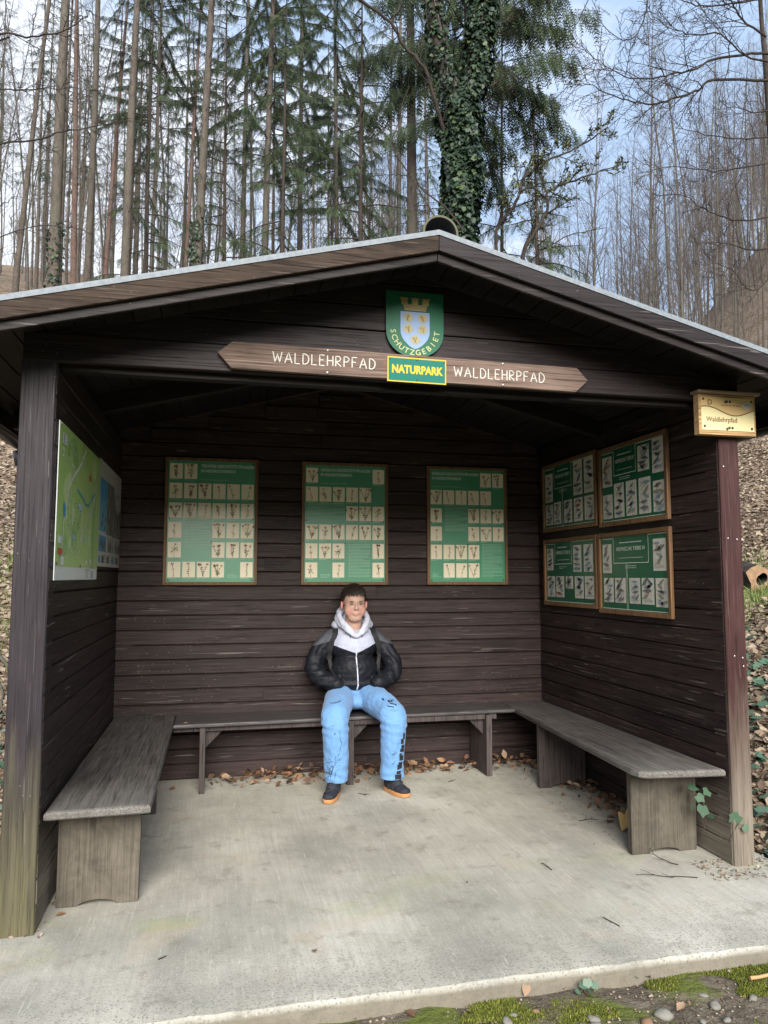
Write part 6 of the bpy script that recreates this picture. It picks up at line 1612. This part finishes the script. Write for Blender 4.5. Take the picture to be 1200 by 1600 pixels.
# separate leaves
CURL = np.array([(0, 0, 0), (-.24, .28, .16), (-.30, .60, .22), (0, 1.05, .10), (.30, .60, .20), (.24, .28, .14)])
LOBE = np.array([(0, 0, 0), (-.45, .05, .10), (-.28, .30, .02), (-.62, .55, .16), (-.22, .62, .03), (0, 1.1, .12), (.22, .62, .03), (.62, .55, .16), (.28, .30, .02), (.45, .05, .10)])
def on_plane(px, py, z): d = ray(px, py); t = (z-CAM[2])/d[2]; return CAM+d*t
def one_leaf(px, py, z, size, label, T=CURL, mat='dryleaf', up=None):
    p = on_plane(px, py, z); r2 = np.random.default_rng(int(px*7+py)); a = r2.uniform(0, 6.28); u = np.array([r2.normal(0, .3), r2.normal(0, .3), 1.]) if up is None else np.array(up, float); u /= np.linalg.norm(u)
    d = np.array([math.cos(a), math.sin(a), 0]); d -= u*d.dot(u); d /= np.linalg.norm(d); x = np.cross(d, u)
    m_ = np.stack([x, d, u], -1)[None]; n = len(T); V = (np.einsum('mij,nj->mni', m_, T)*size)[0]
    V[:, 2] -= V[:, 2].min()-.001
    # subdivided fan so the blade is curved
    c = V.mean(0)-u*size*.05; c[2] = max(c[2], .001); V = np.vstack([V, c]); F = [[i, (i+1) % n, n] for i in range(n)]
    me = npmesh('dry_leaf', V, F, np.full(n, r2.random())); o = link('dry_leaf', me, M[mat]); o.location = tuple(p); tag(o, label, 'leaf'); return o
for px, py, z, s, lab in (
    (212, 1107, BZ, .05, 'small orange leaf on the bench in the left rear corner'), (255, 1106, BZ, .035, 'brown leaf on the back bench beside the left rear corner'), (120, 1188, BZ, .06, 'orange leaf against the wall at the rear half of the left bench'),
    (132, 1172, BZ, .055, 'pale curled leaf behind the orange leaf on the left bench'), (286, 1131, BZ, .035, 'leaf scrap at the front edge where left and back bench meet'), (671, 1089, BZ, .05, 'brown leaf on the back bench right of the boy'),
    (698, 1090, BZ, .035, 'small leaf on the back bench, right of another brown leaf'), (782, 1088, BZ, .05, 'light brown leaf on the back bench near the right corner'), (848, 1086, BZ, .06, 'crumpled leaf in the right rear corner of the benches'),
    (925, 1118, BZ, .05, 'leaf at the wall edge of the right bench, farther half'), (1104, 1187, BZ, .05, 'red brown leaf standing at the near end of the right bench'), (86, 1432, 0, .04, 'small crumpled leaf on the concrete at the foot of the left post'),
    (955, 1283, 0, .055, 'dark brown leaf flat beside the large yellow leaf'), (492, 1492, 0, .035, 'dark torn leaf on the open concrete in the foreground'),
    (1080, 1140, BZ, .04, 'pale leaf scrap near the wall on the right bench'), (275, 1234, 0, .05, 'dark leaf on the floor behind the left bench'), (730, 1380, 0, .025, 'tiny brown leaf scrap in the middle of the floor')):
    one_leaf(px, py, z, s, lab, LOBE if s > .05 else CURL)
for px, py, s, lab in ((820, 1558, .07, 'brown dead leaf on the soil at the slab edge, right of the centre'), (1018, 1530, .05, 'dead leaf in the moss at the right'), (649, 1590, .06, 'brown leaf at the bottom edge below the slab corner'), (882, 1547, .06, 'dead leaf beside the small ivy sprig'), (731, 1584, .05, 'small leaf in the moss below the slab edge'), (915, 1548, .05, 'curled dark leaf touching the ivy sprig'), (1070, 1572, .06, 'brown leaf among the pebbles at the lower right')):
    one_leaf(px, py, -.052, s*.75, lab, mat='dryleaf')
M['yellowleaf'] = leafmat('yellow leaf', [(0., (.42, .27, .09)), (1., (.50, .34, .13))], .7)
one_leaf(968, 1300, 0, .115, 'large crumpled yellow leaf leaning on the pale leg of the right bench', LOBE, 'yellowleaf', up=(-.75, -.8, .12))
def twig(px, py, z, L, ang, label, r_=.0022, fork=True, mat='bark_dark'):
    p = on_plane(px, py, z); tb = TB(); r2 = np.random.default_rng(int(px+py)); P = branch(r2, np.array([0, 0, r_*1.2]), np.array([math.cos(ang), math.sin(ang), 0.]), L, 7, .18, 0); P[:, 2] = r_+np.abs(P[:, 2]-r_)*.4
    tb.add(P, np.linspace(r_, r_*.5, 7), 6)
    if fork:
        for i in (2, 4): B = branch(r2, P[i], np.array([math.cos(ang+.8*(-1)**i), math.sin(ang+.8*(-1)**i), .1]), L*.35, 4, .2, 0); tb.add(B, np.linspace(r_*.7, r_*.3, 4), 5)
    o = link('twig', tb.mesh('twig'), M[mat]); o.location = tuple(p); tag(o, label, 'twig')
for a in ((905, 1283, 0, .12, .2, 'dark forked twig on the floor beside the right bench'), (560, 1240, 0, .10, -.6, 'thin twig on the floor between the boy and his feet'), (862, 1360, 0, .08, 1.9, 'short twig on the open concrete before the right bench'), (968, 1448, 0, .09, 1.8, 'dark twig lying alone on the front right of the slab'),
          (247, 1500, 0, .035, .6, 'tiny y-shaped twig on the front left of the slab'), (1090, 1372, 0, .28, 2.7, 'long dark twig along the foot of the right post'), (1060, 1352, 0, .2, 2.5, 'thin rootlet beside the right post and bench leg'), (700, 1222, 0, .07, .3, 'short twig under the back bench right of the boy')): twig(*a)
twig(1172, 1532, -.05, .22, -.15, 'bare whitish stick on the moss at the right edge', .007, False, 'pale_wood')
# loose debris on the slab near the right post
p = np.stack([rg.uniform(3.0, 3.42, 260), rg.uniform(-.14, .10, 260)], 1); p3 = np.stack([rg.normal(2.95, .18, 120), rg.uniform(.4, 1.9, 120)], 1); p4 = np.stack([rg.uniform(.05, .17, 60), rg.uniform(-.02, .6, 60)], 1)
o = leaf_field('floor_debris', '', np.concatenate([p, p3, p4]), (.008, .02), M['litter'], 54, tilt=.5, lift=(.001, .004)); tag(o, 'crumbs of bark and leaf bits on the concrete beside the posts', 'debris', kind='stuff')
# soil patch by the right post
# pebbles and stones
def stone_mesh(seed, r_):
    mb = MB(); mb.ell((0, 0, 0), (r_, r_*.75, r_*.5), 14, 9); me = bpy.data.meshes.new('stone'); V = [Vector(v) for v in mb.v]
    V = [v*(1+.45*mnoise.noise(v/r_*.9+Vector((seed*3.1, 0, 0)))+.12*mnoise.noise(v/r_*3+Vector((seed, 5, 0)))) for v in V]; me.from_pydata([tuple(v) for v in V], [], mb.f); me.polygons.foreach_set('use_smooth', [True]*len(mb.f)); me.update(); return me
M['stone'] = flat('grey limestone', (.19, .18, .155), .8, .3, 0, 30, .3); M['stone_b'] = flat('brown pebble', (.22, .13, .08), .8, .3, 0, 30, .3)
for i, (px, py, r_, lab) in enumerate(((1036, 1584, .032, 'largest pale grey stone in the soil at lower right'), (1116, 1568, .022, 'flat pale stone right of the largest stone'), (1098, 1551, .016, 'small grey stone near the moss at right'), (1178, 1556, .016, 'pale pebble at the right edge below the stick'), (928, 1590, .02, 'rounded light stone left of the largest stone, at the bottom'), (930, 1598, .018, 'half hidden stone at the very bottom edge'),
        (793, 1592, .02, 'pale cream stone on the bottom edge below the leaf'), (803, 1582, .013, 'small white pebble beside the cream stone'), (1012, 1598, .026, 'reddish brown stone at the bottom edge'), (838, 1576, .013, 'brown pebble right of the cream stone'), (1135, 1590, .014, 'small pale pebble in the lower right corner'), (1098, 1592, .012, 'tiny stone between the flat stone and the corner'))):
    p = on_plane(px, py, -.05); o = link('stone', stone_mesh(i, r_), M['stone_b'] if 'brown' in lab else M['stone']); o.location = (p[0], p[1], float(hz(p[0], p[1]))+r_*.25); o.rotation_euler = (0, 0, i*1.3); tag(o, lab, 'stone')
n = 5200; px_ = rg.uniform(.2, 5.5, n); py_ = rg.uniform(-1.3, -.68, n); r_ = rg.uniform(.0015, .006, n)*(1+(rg.random(n) < .04)*1.0)
OCT = np.array([(1, 0, 0), (0, 1, 0), (-1, 0, 0), (0, -1, 0), (0, 0, .7), (0, 0, -.7)]); tri = np.array([(0, 1, 4), (1, 2, 4), (2, 3, 4), (3, 0, 4), (1, 0, 5), (2, 1, 5), (3, 2, 5), (0, 3, 5)])
rot = np.stack([rotz(a) for a in rg.uniform(0, 6.28, n)]); V = np.einsum('mij,nj->mni', rot, OCT)*(r_[:, None, None]*rg.uniform(.7, 1.3, (n, 1, 3)))+np.stack([px_, py_, hz(px_, py_)+r_*.3], 1)[:, None]
me = npmesh('gravel', V.reshape(-1, 3), (np.arange(n)[:, None, None]*6+tri[None]).reshape(-1, 3), np.repeat(rg.random(n), 8)); o = link('gravel', me, M['litter']); tag(o, 'fine gravel and crumbs in the soil before the slab', 'gravel', kind='stuff')
# moss: clumps of tiny shoots
def mossmask(x, y): return np.array([mnoise.noise(Vector((a*1.9+2.3, b*4.2, 0)))+.5*mnoise.noise(Vector((a*7, b*9, 4))) for a, b in zip(x, y)])
n = 110000; x = rg.uniform(.4, 5.2, n); y = -.685-np.abs(rg.normal(0, .17, n)); dens = mossmask(x, y)+.25*(x > 1.9)*(y > -.86)-.28*sstep(-.80, -1.0, y)-.15*(x < 1.9)
k = dens > .16; x, y = x[k], y[k]; n = len(x); h_ = rg.uniform(.0035, .009, n)*(1+1.2*np.clip(dens[k], 0, .5))
SH = np.array([(-.28, 0, 0), (.28, 0, 0), (.05, .05, 1.), (0, -.28, 0), (0, .28, 0), (-.05, 0, .85)]); rot = np.stack([rotz(a) for a in rg.uniform(0, 6.28, 400)])[rg.integers(0, 400, n)]
sh_ = rg.normal(0, .35, (n, 1, 2)); Tm = np.einsum('mij,nj->mni', rot, SH); Tm[:, :, :2] += Tm[:, :, 2:3]*sh_
V = Tm*h_[:, None, None]+np.stack([x, y, hz(x, y)-.001], 1)[:, None]
me = npmesh('moss', V.reshape(-1, 3), (np.arange(n)[:, None, None]*6+np.array([[0, 1, 2], [3, 4, 5]])[None]).reshape(-1, 3), np.repeat(rg.random(n), 2)); o = link('moss', me, M['moss']); tag(o, 'yellow-green moss cushions along the slab edge', 'moss', kind='stuff')
# ivy sprigs
def sprig(P, leaves, label, size=.05, name='ivy', mat='ivy_light', face=(-.2, -1, .3)):
    P = np.array(P, float); t = thing(name, label, 'ivy', tuple(P[0])); tb = TB(); S = np.array(smooth_path(P, 4))-P[0]; tb.add(S, np.linspace(.003, .0015, len(S)), 5); link('stem', tb.mesh('stem'), M['bark_twig'], t)
    r2 = np.random.default_rng(len(leaves)+int(P[0][0]*100))
    for (dx, dy, dz, s_) in leaves:
        u = np.array(face, float)+r2.normal(0, .35, 3); u /= np.linalg.norm(u); d = np.array([r2.normal(0, .6), 0, -.8]); d -= u*d.dot(u); d /= np.linalg.norm(d)
        o = scatter_leaves('leaf', IVL, np.array([[P[0][0]+dx, P[0][1]+dy, P[0][2]+dz]]), np.stack([np.cross(d, u), d, u], -1)[None], np.array([size*s_]), r2, M[mat], t)
sprig([(3.175, .20, .10), (3.15, .14, .22), (3.10, .13, .30), (3.03, .15, .33)], [(-.12, -.06, .24, 1.2), (-.08, -.07, .20, 1.0), (-.05, -.07, .15, 1.35), (-.02, -.08, .22, 1.1), (.0, -.09, .10, .8), (-.10, -.05, .15, .7)], 'ivy sprig hanging under the near end of the right bench', .052)
sprig([(3.19, .02, .12), (3.215, -.012, .20), (3.235, -.018, .15)], [(.03, -.035, .12, 1.3), (.045, -.035, .07, .8)], 'pale ivy leaf lying across the foot of the right post', .055)
gp = on_plane(905, 1552, -.055); sprig([gp, gp+np.array([.03, 0, .03]), gp+np.array([.05, .01, .04])], [(0, 0, .03, 1), (.03, 0, .045, 1.1), (.05, .0, .03, .9), (.02, -.02, .02, .8), (-.02, -.01, .02, .8)], 'tiny ivy sprig in the soil at the slab edge', .035, face=(0, -.5, 1))
gp = on_plane(985, 1530, -.055); sprig([gp, gp+np.array([0, 0, .04])], [(0, 0, .04, 1), (.015, 0, .02, 1), (-.015, 0, .03, .8)], 'small bright green seedling in the moss', .03, face=(0, -.6, 1))
# ground ivy right of the shelter, grass patch
def blobs(n, spec):
    out_ = []
    for px, py, sx, sy, k in spec: out_.append(np.stack([rg.normal(px, sx, int(n*k)), rg.normal(py, sy, int(n*k))], 1))
    return np.concatenate(out_)
pp = blobs(1000, [(3.52, .02, .07, .10, .07), (3.8, .7, .2, .35, .10), (4.3, 1.6, .4, .5, .28), (5.2, 2.4, .5, .6, .14), (3.7, -.02, .12, .06, .06), (-.6, 2.6, .3, .5, .15)]); pp = outside(pp); pp = pp[pp[:, 1] > -.12]; pp = pp[(pp[:, 0] > 3.44) | (pp[:, 0] < -.2)]
o = leaf_field('ground_ivy', '', pp, (.05, .10), M['ivy_light'], 55, T=IVL, tilt=.35, lift=(.03, .09)); tag(o, 'ivy creeping over the leaf litter right of the shelter', 'ivy', kind='stuff')
g0 = gpos(1172, 9.6, 840); n = 9000; x = rg.normal(g0[0], .9, n); y = rg.normal(g0[1]-.3, .45, n); x2 = rg.normal(-1.0, .6, 3000); y2 = rg.normal(5.2, .8, 3000); x = np.concatenate([x, x2]); y = np.concatenate([y, y2]); n = len(x)
SH2 = np.array([(-.05, 0, 0), (.05, 0, 0), (.0, .12, 1.)]); rot = np.stack([rotz(a) for a in rg.uniform(0, 6.28, 400)])[rg.integers(0, 400, n)]; Tm = np.einsum('mij,nj->mni', rot, SH2); Tm[:, :, :2] += Tm[:, :, 2:3]*rg.normal(0, .4, (n, 1, 2)); V = Tm*rg.uniform(.05, .13, n)[:, None, None]+np.stack([x, y, hz(x, y)], 1)[:, None]
M['grass'] = leafmat('fresh grass', [(0., (.08, .13, .02)), (.6, (.16, .24, .05)), (1., (.34, .36, .14))], .7)
me = npmesh('grass', V.reshape(-1, 3), np.arange(n*3).reshape(-1, 3), rg.random(n)); o = link('grass', me, M['grass']); tag(o, 'patch of fresh grass on the slope', 'grass', kind='stuff')
# hollow stump block on the right slope
sp0 = np.array(gpos(1186, 9.5, 800)); hs = thing('hollow_log', 'cut orange-brown hollow log on the slope right of the right post', 'log', tuple(sp0))
mb = MB(); rn = random.Random(6); dv = np.array([.85, .35, .05]); dv /= np.linalg.norm(dv); f_ = np.array([-.35, .85, 0.]); 
ux = np.array([.93, -.2, 0]); ux /= np.linalg.norm(ux); uz = np.array([0, 0, 1.]); ax_ = np.array([.25, .95, .15])
ring_o = []; ring_i = []
for i in range(14):
    q = 2*math.pi*i/14; ro = .155*(1+.18*math.sin(3*q+1)+.1*math.sin(5*q)); ri = .058*(1+.25*math.sin(2*q+.6)); ring_o.append(sp0+ux*ro*math.cos(q)*1.15+uz*(ro*math.sin(q)+.14)); ring_i.append(sp0+ux*ri*math.cos(q)+uz*(ri*math.sin(q)*1.3+.14))
for i in range(14):
    j = (i+1) % 14; mb.poly([ring_o[i], ring_o[j], ring_i[j], ring_i[i]], .2, 0); mb.poly([ring_o[j], ring_o[i], ring_o[i]+ax_*.9, ring_o[j]+ax_*.9], .5, 1); mb.poly([ring_i[i], ring_i[j], ring_i[j]+ax_*.5, ring_i[i]+ax_*.5], .5, 2)
mb.build('log', [flat('cut orange wood', (.24, .15, .085), .85, nscale=25, namt=.6), M['bark_dark'], M['inner_dark']], hs)
# fallen branches on the left slope
for pts, lab, r_ in (([(-30, 888, 7.0), (20, 910, 6.6), (60, 918, 6.3)], 'pale fallen branch on the left slope, lying towards the post', .022), ([(2, 915, 6.4), (10, 960, 6.2), (6, 1010, 6.0), (20, 1080, 5.8)], 'bent whitish stick standing on the left slope beside the post', .012)):
    P_ = []
    for px, py, dd_ in pts: q = at(px, py, dd_); P_.append((q[0], q[1], float(hz(q[0], q[1]))+.05))
    b_ = np.array(P_[0]); tb = TB(); S = np.array(smooth_path(P_, 4))-b_; tb.add(S, np.linspace(r_, r_*.5, len(S)), 7); subs(tb, rng, S, r_, .25, 0, 3, rmin=.003); o = link('fallen_branch', tb.mesh('branch'), M['bark_beech']); o.location = tuple(b_); tag(o, lab, 'branch')
# cobwebs under the gable
